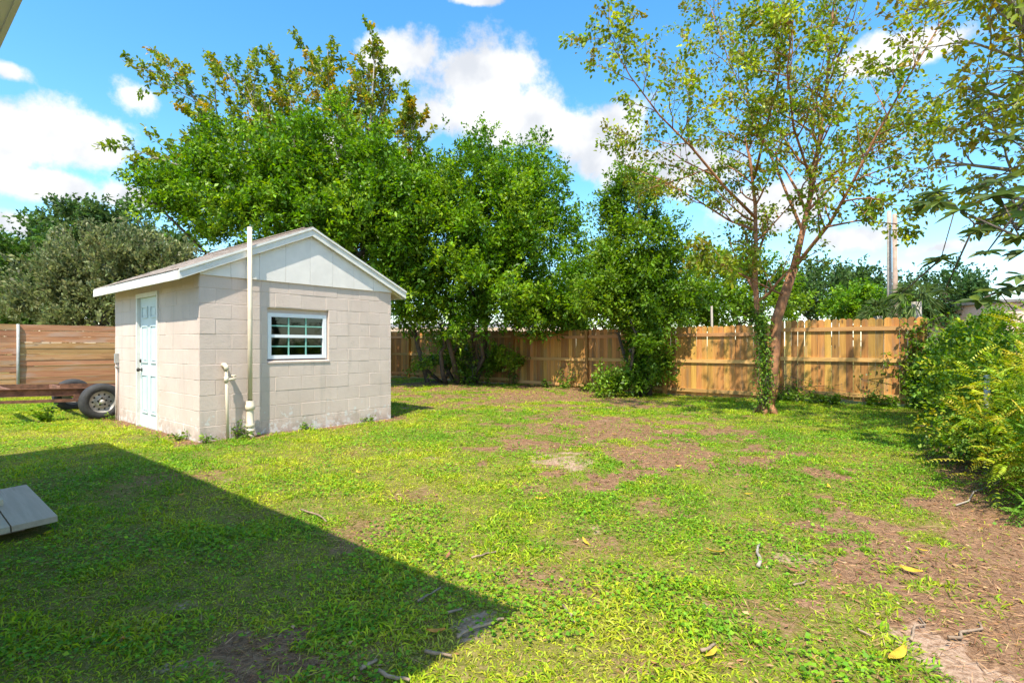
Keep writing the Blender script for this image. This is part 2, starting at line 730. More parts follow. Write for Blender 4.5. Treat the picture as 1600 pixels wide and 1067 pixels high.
def curve_pts(a, b, rng, wob=.12, n=6, bow=(0, 0, 0)):
    a, b = Vector(a), Vector(b)
    le = (b-a).length
    out = []
    for i in range(n+1):
        t = i/n
        p = a.lerp(b, t)+Vector(bow)*math.sin(math.pi*t)
        if 0 < i < n:
            p += Vector(rng.normal(size=3))*wob*le*.12
        out.append(p)
    return out


def dense_tree(name, base, lobes, label, n_shoot, per, leaf, cols, seed, stems=5, stem_r=.07, bark='bark', group=None,
               zmin=.3, up=.5, SL=(.25, .5), foot=.25, rough=.26, lo=.55, stem_end=.5, jit=.27, side=.8):
    rng = np.random.default_rng(seed)
    root, b = tree_root(name, base, label, group)
    mb = MB()
    hi_l = sorted(lobes, key=lambda q: -q[0][2])[:max(2, int(len(lobes)*.65))]
    for i in range(stems):
        c, r = hi_l[i % len(hi_l)]
        tgt = Vector(c)+Vector((rng.uniform(-.4, .4)*r[0], rng.uniform(-.4, .4)*r[1], rng.uniform(-.2, stem_end)*r[2]))
        a = 2*math.pi*i/max(1, stems)+rng.random()
        st = b+Vector((math.cos(a)*foot, math.sin(a)*foot, 0))
        pts = curve_pts(st, tgt, rng, .4, 7, (math.cos(a)*foot, math.sin(a)*foot, .2))
        rr = stem_r*rng.uniform(.7, 1.2)
        mb.tube([p-b for p in pts], [rr*(1-.8*j/7) for j in range(8)], 7)
        for j in range(3, 8):
            for q in range(2):
                d = Vector(rng.normal(size=3)).normalized()
                d.z = abs(d.z)*.6
                e = pts[j]+d*min(r)*rng.uniform(.5, .9)
                mb.tube([p-b for p in curve_pts(pts[j], e, rng, .5, 4)], [rr*.3*(1-.8*m/4) for m in range(5)], 5, False)
    mb.build('trunk', bark, root, smooth=True)
    P, A, k = lobes_shoots(lobes, n_shoot, rng, lo=lo, up=up, rough=rough)
    m = P[:, 2] > zmin
    P, A = P[m], A[m]
    sl = rng.uniform(SL[0], SL[1], len(P))
    LP, LD, idx = sprigs(P, A, sl, per, rng, .05, side)
    cc = np.array(cols)
    ph = (np.sin(P[:, 0]*2.3+seed)+np.sin(P[:, 1]*2.1+seed*2)+np.sin(P[:, 2]*2.6+P[:, 0]*1.3))/6+.5
    shoot_c = np.clip((ph+rng.normal(size=len(P))*.2)*len(cc), 0, len(cc)-1).astype(int)
    C = palette(cols, len(LP), rng, jit, shoot_c[idx])
    ln = leaf*rng.uniform(.5, 1.35, len(LP))
    leaves('crown', LP, LD, ln, ln*.5, C, 'leaf', root, rng, origin=b)
    return root


def branch_tree(mb, pts, radii, rng, level, out, spec, b):
    """recursive limbs; twig ends collect in out"""
    mb.tube([p-b for p in pts], radii, [8, 6, 5, 4][min(level, 3)], True)
    n, lr, ang, up = spec[level] if level < len(spec) else (0, 0, 0, 0)
    total = sum((pts[i+1]-pts[i]).length for i in range(len(pts)-1))
    if level >= len(spec):
        out.append(pts)
        return
    if level == 0:
        n = max(4, int(n*min(1.3, total/5.0)))
    for i in range(n):
        t = (.22 if level == 0 else .12)+(.80 if level == 0 else .88)*(i+rng.random())/n
        f = min(t, .999)*(len(pts)-1)
        j = int(f)
        p = pts[j].lerp(pts[j+1], f-j)
        d = (pts[j+1]-pts[j]).normalized()
        o = Vector(rng.normal(size=3))
        o = (o-d*o.dot(d)).normalized()
        a = RAD(rng.uniform(ang*.6, ang*1.3))
        nd = (d*math.cos(a)+o*math.sin(a)+Vector((0, 0, up))).normalized()
        le = total*lr*rng.uniform(.6, 1.2)*(1.15-.6*t)
        r0 = radii[j]*.55
        m = 5 if level < 2 else 3
        np_ = [p]
        dd = nd
        for q in range(m):
            dd = (dd+Vector(rng.normal(size=3))*.16+Vector((0, 0, up*.25))).normalized()
            np_.append(np_[-1]+dd*le/m)
        branch_tree(mb, np_, [max(.003, r0*(1-.8*q/m)) for q in range(m+1)], rng, level+1, out, spec, b)


def open_tree(name, base, mains, label, spec, per, leaf, cols, seed, bark, group=None, wd=.55, spread=.04, droop=.25):
    rng = np.random.default_rng(seed)
    root, b = tree_root(name, base, label, group)
    mb = MB()
    twigs = []
    for pts, r0, r1 in mains:
        pts = [Vector(p) for p in pts]
        n = len(pts)
        branch_tree(mb, pts, [r0+(r1-r0)*(i/(n-1))**.8 for i in range(n)], rng, 0, twigs, spec, b)
    mb.build('trunk', bark, root, smooth=True)
    P = []
    D = []
    for pts in twigs:
        for q in range(per):
            t = rng.random()**.7*(len(pts)-1)*.999
            j = int(t)
            d = (pts[j+1]-pts[j]).normalized()
            P.append(pts[j].lerp(pts[j+1], t-j))
            D.append(d)
    P = np.array([tuple(p) for p in P])+rng.normal(size=(len(P), 3))*spread
    D = nrm(np.array([tuple(d) for d in D])*.5+nrm(rng.normal(size=(len(P), 3)))*.8+np.array([0, 0, -droop]))
    ln = leaf*rng.uniform(.7, 1.25, len(P))
    kk = np.repeat(rng.integers(0, len(cols), len(twigs)), per)
    leaves('crown', P, D, ln, ln*wd, palette(cols, len(P), rng, .2, kk), 'leaf', root, rng, flat=1.0, origin=b, broad=True)
    return root


# ------------------------------------------------------------------ ground cover masks
BARE = {(1000, 690), (880, 722), (840, 618), (690, 603), (1490, 905), (1560, 1010), (1420, 850), (1500, 1040), (1540, 820), (430, 1025), (735, 980), (960, 628)}
PATCH = []       # (centre x, y, half x, half y, kind)
for (px, py, rx, ry, kind) in [
        (1000, 690, 175, 50, 'soil'), (880, 722, 45, 14, 'sand'), (1010, 712, 60, 10, 'sand'), (1150, 725, 120, 16, 'soil'),
        (840, 618, 190, 17, 'soil'), (960, 628, 90, 10, 'soil'), (690, 603, 110, 12, 'soil'),
        (1490, 905, 190, 90, 'soil'), (1560, 1010, 170, 110, 'soil'), (1500, 1040, 90, 50, 'sand'), (1420, 850, 110, 36, 'soil'),
        (1290, 870, 50, 16, 'sand'), (1200, 850, 80, 18, 'soil'), (1220, 995, 60, 26, 'sand'), (1180, 960, 70, 30, 'soil'),
        (735, 980, 60, 28, 'sand'), (770, 1045, 70, 22, 'sand'), (430, 1025, 80, 40, 'soil'), (285, 747, 60, 14, 'soil'),
        (150, 776, 50, 12, 'sand'), (170, 686, 55, 8, 'sand'), (840, 905, 70, 22, 'soil'), (930, 850, 70, 20, 'soil'), (560, 830, 60, 20, 'soil'), (670, 885, 60, 14, 'sand'),
        (830, 765, 50, 12, 'soil'), (1480, 760, 70, 24, 'soil'), (1000, 1045, 60, 26, 'soil'), (1060, 800, 80, 12, 'soil'),
        (1540, 820, 70, 40, 'soil'), (650, 775, 60, 10, 'soil'), (100, 640, 60, 7, 'sand')]:
    a, b_, c = G(px-rx, py), G(px+rx, py), G(px, py)
    d, e = G(px, py-ry), G(px, py+ry)
    PATCH.append((c.x, (d.y+e.y)/2, (b_.x-a.x)/2, abs(d.y-e.y)/2, kind, 1.0 if (px, py) in BARE else .52))
SH_U, SH_V, SH_W, SH_D = 2.77, 7.51, 3.10, 3.63       # shed in lot coordinates


def cover(x, y):
    soil = np.zeros_like(x)
    sand = np.zeros_like(x)
    nse = (fbm(x*2.3+7, y*2.3+1, 3)-.5)*2.6+(fbm(x*9+3, y*9+8, 3)-.5)*2.0
    nse2 = (fbm(x*3.3+70, y*3.3+10, 3)-.5)*2.8+(fbm(x*14+3, y*14+8, 3)-.5)*2.0
    for cx, cy, hx, hy, kind, wt_ in PATCH:
        d = np.hypot((x-cx)/hx, (y-cy)/hy)
        m = sstep(1.25, .55, d+(nse if kind == 'soil' else nse2+.25))
        m = m*wt_
        if kind == 'soil':
            soil = np.maximum(soil, m)
        else:
            sand = np.maximum(sand, m*.62)
    u = x*E1.x+y*E1.y
    v = x*E2.x+y*E2.y
    # bare strip along the shed's foot and under the hedge
    du = np.maximum(np.maximum(SH_U-u, u-SH_U-SH_W), 0)
    dv = np.maximum(np.maximum(SH_V-v, v-SH_V-SH_D), 0)
    ds = np.hypot(du, dv)
    soil = np.maximum(soil, sstep(.34, .05, ds+nse*.12))
    soil = np.maximum(soil, sstep(.45, -.3, v+nse*.25)*.9)
    gen = fbm(x*1.1+31, y*1.1+3, 4)
    soil = np.maximum(soil, sstep(.56, .74, gen+nse*.06)*.4)
    sand = np.maximum(sand, sstep(.74, .84, fbm(x*1.9+3, y*1.9+77, 4))*.5)
    return np.clip(soil, 0, 1), np.clip(sand, 0, 1), ds


# ------------------------------------------------------------------ ground
def axis(vals):
    out = []
    for a, b, s in vals:
        out += list(np.arange(a, b, s))
    return np.array(out+[vals[-1][1]])


gx = axis([(-900, -100, 100), (-100, -30, 10), (-30, -13, 1), (-13, 13, .09), (13, 30, 1), (30, 100, 10), (100, 900, 100)])
gy = axis([(-300, -20, 40), (-20, -2, 1), (-2, 1, .4), (1, 9, .07), (9, 22, .14), (22, 40, 1.5), (40, 100, 10), (100, 1500, 140)])
XX, YY = np.meshgrid(gx, gy)
xf, yf = XX.ravel(), YY.ravel()
zf = gz(xf, yf)
nx, ny = len(gx), len(gy)
ii, jj = np.meshgrid(np.arange(nx-1), np.arange(ny-1))
q = (jj*nx+ii).ravel()
F = np.stack([q, q+1, q+1+nx, q+nx], 1).astype(np.int32)
me = bpy.data.meshes.new('ground')
me.vertices.add(len(xf))
me.vertices.foreach_set('co', np.stack([xf, yf, zf], 1).ravel())
me.loops.add(F.size)
me.loops.foreach_set('vertex_index', F.ravel())
me.polygons.add(len(F))
me.polygons.foreach_set('loop_start', np.arange(0, F.size, 4, dtype=np.int32))
me.update(calc_edges=True)
me.polygons.foreach_set('use_smooth', np.ones(len(F), bool))
so, sa, _ = cover(xf, yf)
ca = me.color_attributes.new('cover', 'FLOAT_COLOR', 'POINT')
ca.data.foreach_set('color', np.stack([so, sa, so*0, so*0+1], 1).ravel())
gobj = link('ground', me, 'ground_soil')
tag(gobj, kind='structure')

# ------------------------------------------------------------------ shed
shed = empty('garden_shed', L(SH_U, SH_V, 0), ANG, 'small beige painted block shed with white gable and pale blue door', 'shed')
WT = 11*.2032          # wall height
BH, BL, GAP = .2032, .4064, .0042
_blk = {}


def block_mesh(ln, h):
    key = (round(ln, 3), round(h, 3))
    if key not in _blk:
        c = .004
        d = .06
        x0, x1, z0, z1 = GAP/2, ln-GAP/2, GAP/2, h-GAP/2
        vs = [(x0, d, z0), (x1, d, z0), (x1, d, z1), (x0, d, z1), (x0, c, z0), (x1, c, z0), (x1, c, z1), (x0, c, z1),
              (x0+c, 0, z0+c), (x1-c, 0, z0+c), (x1-c, 0, z1-c), (x0+c, 0, z1-c)]
        fs = [(0, 3, 2, 1)]
        for o in (0, 4):
            for i in range(4):
                j = (i+1) % 4
                fs.append((o+i, o+j, o+j+4, o+i+4))
        fs.append((8, 9, 10, 11))
        _blk[key] = MB().add(vs, fs).mesh('block')
        _blk[key].materials.append(MATS['block_paint'])
    return _blk[key]


def block_wall(name, length, opening, rot, loc, phase, seed):
    """wall in its own frame: x along the wall, outward is -y"""
    rng = random.Random(seed)
    holder_me = MB()
    o0, o1, oz0, oz1 = opening
    y0, y1 = .0030, .19
    holder_me.box((.003, y0, -.12), (o0, y1, WT))
    holder_me.box((o1, y0, -.12), (length-.003, y1, WT))
    holder_me.box((o0, y0, oz1), (o1, y1, WT-.001))
    if oz0 > .05:
        holder_me.box((o0, y0, -.119), (o1, y1, oz0))
    w = holder_me.build(name, 'block_paint', shed, loc, rot)
    for k in range(-1, 11):
        z0 = k*BH
        off = phase if k % 2 == 0 else phase+BL/2
        cuts = [0.0]
        x = off % BL
        while x < length-.05:
            if x > .05:
                cuts.append(x)
            x += BL
        cuts.append(length)
        segs = []
        for a, b in zip(cuts[:-1], cuts[1:]):
            lo, hi = z0, z0+BH
            parts = [(a, b)]
            if lo < oz1-.06 and hi > oz0+.06:
                parts = []
                if a < o0:
                    parts.append((a, min(b, o0)))
                if b > o1:
                    parts.append((max(a, o1), b))
            segs += [p for p in parts if p[1]-p[0] > .03]
        for a, b in segs:
            link('block', block_mesh(b-a, BH), None, w, (a, rng.uniform(-.0025, .0015), z0))
    return w


# gable wall: window opening; door wall is turned so that its outside faces -x
block_wall('block_wall', SH_W, (.90, 1.88, 1.025, 1.82), (0, 0, 0), (0, 0, 0), 0, 3)
block_wall('block_wall', SH_D-.004, (SH_D-2.44, SH_D-1.49, -.2, 2.07), (0, 0, RAD(-90)), (0, SH_D, 0), BL/2, 4)
MB().box((SH_W-.19, .191, -.1), (SH_W, SH_D, WT-.002)).build('rear_wall', 'block_paint', shed)
MB().box((.191, SH_D-.19, -.1), (SH_W-.191, SH_D-.001, WT-.003)).build('rear_wall', 'block_paint', shed)
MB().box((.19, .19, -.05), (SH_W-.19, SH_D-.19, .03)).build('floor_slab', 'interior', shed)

# roof
RX, RZ = SH_W/2, 3.05           # ridge
EX, EZ = 0.25, 2.225            # eave overhang, height of the roof surface at the eave
slope = (RZ-EZ)/(RX+EX)
sang = math.atan(slope)
Y0, Y1 = -.085, SH_D+.16
roof = MB().prism([(-EX, EZ-.03), (-EX, EZ), (RX, RZ), (SH_W+EX, EZ), (SH_W+EX, EZ-.03), (RX, RZ-.033)], Y0+.02, Y1-.02).build('roof', 'siding_paint', shed)
slen = (RX+EX)/math.cos(sang)
ncourse = 13
expo = slen/ncourse
tabw = .305
sh_me = MB().box((0, -tabw/2+.004, 0), (expo*1.5, tabw/2-.004, .007)).mesh('shingle')
sh_me.materials.append(MATS['asphalt_shingle'])
rs = random.Random(8)
ntab = int((Y1-Y0)/tabw)+1
far = MB()
for side in (0, 1):
    for k in range(ncourse):
        d = k*expo
        for j in range(ntab+1):
            y = Y0+(j+(.5 if k % 2 else 0))*tabw
            if y-tabw/2 < Y0-.03 or y+tabw/2 > Y1+.03:
                continue
            x = -EX-.03+d*math.cos(sang)
            z = EZ+.004+(d-.03)*math.sin(sang)
            tilt = sang-RAD(1.5)
            lift = .012+rs.uniform(-.001, .004)
            if side == 0:
                link('shingle', sh_me, None, roof, (x, y, z+lift), (0, -tilt, rs.uniform(-.01, .01)))
            else:
                M = Matrix.Translation((SH_W-x, y, z+lift)) @ Matrix.Rotation(math.pi, 4, 'Z') @ Matrix.Rotation(-tilt, 4, 'Y')
                far.box((0, -tabw/2+.004, 0), (expo*1.5, tabw/2-.004, .007), M)
fs = far.build('shingle_field', 'asphalt_shingle', roof)
fs['kind'] = 'stuff'
cap = MB()
M1 = Matrix.Translation((RX, 0, RZ+.022))
for s in (-1, 1):
    cap.box((0, Y0-.01, 0), (.13, Y1+.01, .008), M1 @ (Matrix.Rotation(sang, 4, 'Y') if s > 0 else Matrix.Rotation(math.pi, 4, 'Z') @ Matrix.Translation((0, -(Y0+Y1), 0)) @ Matrix.Rotation(sang, 4, 'Y')))
cap.build('ridge_cap', 'asphalt_shingle', roof)
# rake boards and eave fascias
for yy in ((Y0-.005, Y0+.018), (Y1-.018, Y1+.005)):
    for s in (0, 1):
        f = (lambda x: x) if s == 0 else (lambda x: SH_W-x)
        MB().prism([(f(-EX-.01), EZ-.115), (f(-EX-.01), EZ+.004), (f(RX), RZ+.010), (f(RX), RZ-.11)], yy[0], yy[1]).build('rake_board', 'white_paint', shed)
        MB().prism([(f(-EX-.015), EZ-.02), (f(-EX-.015), EZ+.012), (f(RX), RZ+.018), (f(RX), RZ-.014)], yy[0]-.018, yy[0]-.0005).build('rake_trim', 'white_paint', shed)
for x0 in (-EX-.024, SH_W+EX+.002):
    MB().box((x0, Y0+.02, EZ-.12), (x0+.022, Y1-.02, EZ-.004)).build('eave_fascia', 'white_paint', shed)
for k in range(7):
    y = .02+k*.6
    for s in (0, 1):
        f = (lambda x: x) if s == 0 else (lambda x: SH_W-x)
        z_at = lambda x: EZ-.035+(x+EX)*slope
        MB().prism([(f(-EX), EZ-.11), (f(-EX), EZ-.035), (f(.6), z_at(.6)), (f(.6), z_at(.6)-.08)], y, y+.04).build('rafter', 'siding_paint', shed)
# gable boards
zl = lambda x: min(EZ+(min(x, SH_W-x)+EX)*slope-.034, RZ)
bw = SH_W/8
for k in range(8):
    a, b = k*bw+.0018, (k+1)*bw-.0018
    poly = [(a, WT-.035), (b, WT-.035), (b, zl(b)), (a, zl(a))]
    if a < RX-.01 < b:
        poly = [(a, WT-.035), (b, WT-.035), (b, zl(b)), (RX, zl(RX)), (a, zl(a))]
    MB().prism(poly, -.024, -.004).build('siding_board', 'siding_paint', shed)
    MB().prism([(p[0], SH_D-p[1]*0) for p in []] or poly, SH_D+.004, SH_D+.024).build('siding_board', 'siding_paint', shed)
MB().prism([(.01, WT-.03), (SH_W-.01, WT-.03), (SH_W-.01, zl(0)-.01), (RX, RZ-.05), (.01, zl(0)-.01)], -.0035, .03).build('gable_backing', 'siding_paint', shed)
MB().prism([(.01, WT+.001), (SH_W-.01, WT+.001), (SH_W-.01, zl(0)-.01), (RX, RZ-.05), (.01, zl(0)-.01)], SH_D-.03, SH_D+.0035).build('gable_backing', 'siding_paint', shed)
# door (on the wall facing -x): door's y from 1.49 to 2.44
DY0, DY1, DZ0, DZ1 = 1.49, 2.44, .015, 2.065
for (a, b) in (((-.022, DY0-.008, -.02), (.10, DY0+.045, DZ1)), ((-.022, DY1-.045, -.02), (.10, DY1+.008, DZ1)),
               ((-.024, DY0-.01, DZ1-.045), (.10, DY1+.01, DZ1+.02))):
    MB().box(a, b).build('door_frame', 'white_paint', shed)
door = MB().box((.025, DY0+.047, DZ0), (.066, DY1-.047, DZ1-.047)).build('door', 'door_paint', shed)
dw = DY1-DY0-.094
for (ca_, wf) in ((.27, .30), (.73, .30)):
    for (z0, z1) in ((.22, .82), (1.0, 1.58), (1.70, 1.88)):
        yc = DY0+.047+dw*ca_
        hw = dw*wf/2
        fr = MB()
        t_ = .016
        for (p, q_) in (((yc-hw, z0), (yc+hw, z0+t_)), ((yc-hw, z1-t_), (yc+hw, z1)), ((yc-hw, z0+t_), (yc-hw+t_, z1-t_)), ((yc+hw-t_, z0+t_), (yc+hw, z1-t_))):
            fr.box((.010, p[0], p[1]), (.026, q_[0], q_[1]))
        fr.box((.014, yc-hw+.045, z0+.045), (.026, yc+hw-.045, z1-.045))
        fr.build('door_panel', 'door_paint', door)
ky = DY1-.047-.07
MB().lathe([(0, -.07), (.024, -.068), (.031, -.05), (.026, -.035), (.012, -.028), (.012, -.006), (.033, -.004), (.033, .0)], 16, 0).build('knob', 'iron', door, (.025, ky, .89), smooth=True)
MB().lathe([(0, -.03), (.026, -.028), (.030, -.006), (.034, 0)], 16, 0).build('deadbolt', 'iron', door, (.025, ky, 1.03), smooth=True)
MB().box((-.012, DY0+.045, -.03), (.12, DY1-.045, .012)).build('threshold', 'galv', shed)
# window in the gable wall
WX0, WX1, WZ0, WZ1 = .90, 1.88, 1.025, 1.82
win = MB().box((WX0-.001, .05, WZ1-.075), (WX1+.001, .14, WZ1+.001)).build('window', 'block_paint', shed)
MB().prism([(-.012, WZ0-.012), (-.012, WZ0+.012), (.15, WZ0+.05), (.15, WZ0-.012)], WX0-.004, WX1+.004, (1, 2, 0)).build('sill', 'block_paint', win)
fx0, fx1, fz0, fz1 = WX0+.02, WX1-.02, WZ0+.05, WZ1-.074
fw = .055
fr = MB()
fr.box((fx0, .035, fz0), (fx0+fw, .10, fz1)).box((fx1-fw, .035, fz0), (fx1, .10, fz1))
fr.box((fx0+fw, .036, fz1-fw), (fx1-fw, .10, fz1)).box((fx0+fw, .036, fz0), (fx1-fw, .10, fz0+fw))
zm = (fz0+fz1)/2
fr.box((fx0+fw, .045, zm-.022), (fx1-fw, .10, zm+.022))
fr.build('frame', 'vinyl', win)
MB().box((WX0-.001, .06, WZ0), (fx0, .1, WZ1-.075)).box((fx1, .06, WZ0), (WX1+.001, .1, WZ1-.075)).build('casing', 'white_paint', win)
ix0, ix1 = fx0+fw, fx1-fw
for (za, zb) in ((fz0+fw, zm-.022), (zm+.022, fz1-fw)):
    for i in range(3):
        for j in range(2):
            pw, ph = (ix1-ix0)/3, (zb-za)/2
            MB().box((ix0+i*pw+.001, .068, za+j*ph+.001), (ix0+(i+1)*pw-.001, .072, za+(j+1)*ph-.001)).build('pane', 'glass', win)
    for i in (1, 2):
        x = ix0+(ix1-ix0)*i/3
        MB().box((x-.010, .060, za), (x+.010, .0675, zb)).build('muntin', 'muntin', win)
    z = (za+zb)/2
    MB().box((ix0, .061, z-.009), (ix1, .0668, z+.009)).build('muntin', 'muntin', win)
# a board wall and a shelf with jars inside, coloured dark for the gloom behind the panes
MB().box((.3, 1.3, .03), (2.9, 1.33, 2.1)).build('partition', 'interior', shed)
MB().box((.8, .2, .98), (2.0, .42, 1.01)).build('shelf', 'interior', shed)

# ------------------------------------------------------------------ pipes on the shed
def on_shed(x, y, z=0):
    return L(SH_U+x, SH_V+y, z)


p0 = on_shed(.60, -.12, gzf(*on_shed(.60, -.12).xy)-.02)
vp = empty('vent_pipe', p0, ANG, 'tall cream plastic vent pipe rising past the shed gable', 'pipe')
MB().tube([(.0, 0, .50), (.0, 0, 1.6), (-.005, .0, 2.92)], .030, 16).build('riser', 'pvc', vp, smooth=True)
MB().lathe([(.043, .40), (.060, .41), (.060, .47), (.052, .475), (.052, .52), (.044, .53)], 20, 2).build('coupling', 'pvc', vp, smooth=True)
MB().lathe([(.045, .16), (.058, .17), (.058, .21), (.045, .22), (.045, .41)], 20, 2).build('hub', 'pvc', vp, smooth=True)
MB().tube([(-.005, .02, -.06), (0, 0, .04), (0, 0, .17)], [.052, .052, .048], 16).build('base_pipe', 'pvc', vp, smooth=True)
MB().lathe([(.02, .095), (.060, .10), (.060, .14), (.045, .145)], 20, 2).build('base_collar', 'pvc', vp, smooth=True)

p1 = on_shed(.30, -.09, gzf(*on_shed(.30, -.09).xy)-.02)
wr = empty('water_riser', p1, ANG, 'thin cream water pipe with a side valve beside the shed corner', 'pipe')
MB().tube([(.02, 0, -.02), (0, 0, .97)], .019, 12).build('riser', 'pvc', wr, smooth=True)
MB().tube([(0, -.0, .95), (0, 0, 1.0), (-.005, .03, 1.02), (-.005, .092, 1.02)], .030, 12).build('elbow', 'pvc', wr, smooth=True)
MB().tube([(0, 0, .79), (0, 0, .87)], .027, 12).build('tee', 'pvc', wr, smooth=True)
tap = MB().tube([(0, 0, .825), (.11, -.02, .835)], .016, 10).build('valve', 'pvc', wr, smooth=True)
MB().tube([(.085, -.015, .84), (.09, -.015, .875)], .010, 8).tube([(.06, -.012, .877), (.12, -.018, .877)], .011, 8).build('handle', 'pvc', tap, smooth=True)

p2 = on_shed(-.03, 3.42, gzf(*on_shed(-.03, 3.42).xy)-.02)
cd = empty('conduit_pipe', p2, ANG, 'thin beige conduit clipped upright beside the shed door near the tyre', 'pipe')
MB().tube([(0, 0, 0), (0, 0, 1.02)], .016, 10).build('tube', 'block_paint', cd, smooth=True)
MB().box((-.03, -.03, 1.0), (.03, .03, 1.16)).build('junction_box', 'galv', cd)
MB().box((-.02, -.035, .92), (.03, .035, .945)).build('clip', 'galv', cd)

# ------------------------------------------------------------------ back fence
BU = 13.78
fence = empty('picket_fence', L(BU, 0, 0), ANG, 'tall dog-eared wooden picket fence with rails and posts across the back', 'fence')
posts_v = [0.25, 3.0, 5.8, 8.25, 11.1, 13.77, 16.44, 17.66]
tops = [1.86, 1.77, 1.76, 1.75, 1.80, 1.83, 1.83]
_pk = {}


def picket_mesh(h, w):
    key = (round(h, 2), round(w, 3))
    if key not in _pk:
        e = .035
        _pk[key] = MB().prism([(-w/2, 0), (w/2, 0), (w/2, h-e), (w/2-e, h), (-w/2+e, h), (-w/2, h-e)], -.008, .008, (1, 2, 0)).mesh('picket')
        _pk[key].materials.append(MATS['fence_wood'])
    return _pk[key]


rp = random.Random(21)
for i, (va, vb) in enumerate(zip(posts_v[:-1], posts_v[1:])):
    top = tops[i]
    zb = top-1.80
    MB().box((-.10, va-.046, -.15), (-.010, va+.046, top+(-.03 if i != 1 else -.07))).build('post', 'fence_wood', fence)
    for rz in (.13, .90, 1.58):
        MB().box((-.048, va+.047, zb+rz-.045), (-.0095, vb-.047, zb+rz+.045)).build('rail', 'rail_wood', fence)
    n = int(round((vb-va)/.139))
    st = (vb-va)/n
    for k in range(n):
        gap = .010 if (i == 0 and rp.random() < .55) else .003
        o = link('picket', picket_mesh(1.80, round(st-gap, 3)), None, fence, (rp.uniform(0, .003), va+(k+.5)*st, zb+rp.uniform(-.012, .012)), (rp.uniform(-.006, .006), 0, 0))
MB().box((-.10, posts_v[-1]-.046, -.15), (-.010, posts_v[-1]+.046, 1.85)).build('post', 'fence_wood', fence)
# short return panel at the right corner, lower
for k in range(5):
    link('picket', picket_mesh(1.05, .136), None, fence, (0, .18-.14*(k+.5), 0))
MB().box((-.048, -.5, .70), (-.0095, .2, .79)).build('rail', 'rail_wood', fence)

# ------------------------------------------------------------------ left plank fence
LV = 17.7
pf = empty('plank_fence', L(0, LV, 0), ANG, 'reddish horizontal plank fence with steel posts behind the rusty trailer', 'fence')
pl_posts = [-.08+2.5*k for k in range(6)]+[13.6]
npl = 12
ph = 1.775/npl
rq = random.Random(4)
for u in pl_posts:
    MB().tube([(u, -.045, -.1), (u, -.045, 1.80)], .032, 12).build('post', 'galv', pf, smooth=True)
for a, b in zip(pl_posts[:-1], pl_posts[1:]):
    for k in range(npl):
        MB().box((0, -.010, 0), (b-a-.004, .010, ph-.004)).build('plank', 'plank_wood', pf, (a+.002, rq.uniform(-.005, .005), .02+k*ph+rq.uniform(-.004, .004)), (rq.uniform(-.05, .02), rq.uniform(-.003, .003), 0))

# ------------------------------------------------------------------ trailer
TU, TV = 2.62, 11.34
tz = gzf(*L(TU, TV).xy)
tr = empty('utility_trailer', L(TU, TV, tz), ANG, 'bare rusty steel trailer frame on two tyres behind the shed', 'trailer')
R = .315
tyre_me = MB().lathe([(.185, -.085), (.20, -.105), (.25, -.112), (.285, -.10), (.305, -.075), (R, -.03), (R, .03), (.305, .075), (.285, .10), (.25, .112), (.20, .105), (.185, .085)], 40, 1).mesh('tyre', True)
rim_me = MB().lathe([(.19, -.095), (.195, -.085), (.18, -.07), (.165, -.045), (.155, -.03), (.10, -.045), (.075, -.065), (.05, -.06), (.05, .05), (.19, .06), (.19, .09)], 40, 1).mesh('rim', True)
hub_me = MB().lathe([(0, -.105), (.03, -.103), (.04, -.09), (.042, -.06)], 20, 1).mesh('hub', True)
disc_me = MB().lathe([(0, -.003), (.014, -.003), (.016, .006)], 12, 1).mesh('hole', True)  # black discs: the shade inside the rim holes is put into their colour
for m_, k in ((tyre_me, 'rubber'), (rim_me, 'rim_paint'), (hub_me, 'rim_paint'), (disc_me, 'black_disc')):
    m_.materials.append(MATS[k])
for vv in (0, 1.98):
    wh = link('wheel', tyre_me, None, tr, (0, vv, R-.02), (0, 0, 0 if vv == 0 else math.pi))
    link('rim', rim_me, None, wh)
    link('hub', hub_me, None, wh)
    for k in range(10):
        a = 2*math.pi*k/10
        link('hole', disc_me, None, wh, (.128*math.cos(a), -.041, .128*math.sin(a)))  # disc laid on the rim, its black standing for the shaded opening
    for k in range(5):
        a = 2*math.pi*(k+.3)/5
        link('nut', disc_me, None, wh, (.062*math.cos(a), -.067, .062*math.sin(a)))
MB().tube([(0, .0, R-.02), (0, 1.98, R-.02)], .032, 10).build('axle', 'rust', tr)
tilt = RAD(2.3)


def channel(x0, x1, y, z, h=.13, d=.05, s=1):
    mb = MB()
    mb.box((x0, y-.003, z), (x1, y+.003, z+h))
    mb.box((x0, min(y+.0031*s, y+d*s), z+h-.008), (x1, max(y+.0031*s, y+d*s), z+h-.001))
    mb.box((x0, min(y+.0031*s, y+d*s), z+.001), (x1, max(y+.0031*s, y+d*s), z+.008))
    return mb


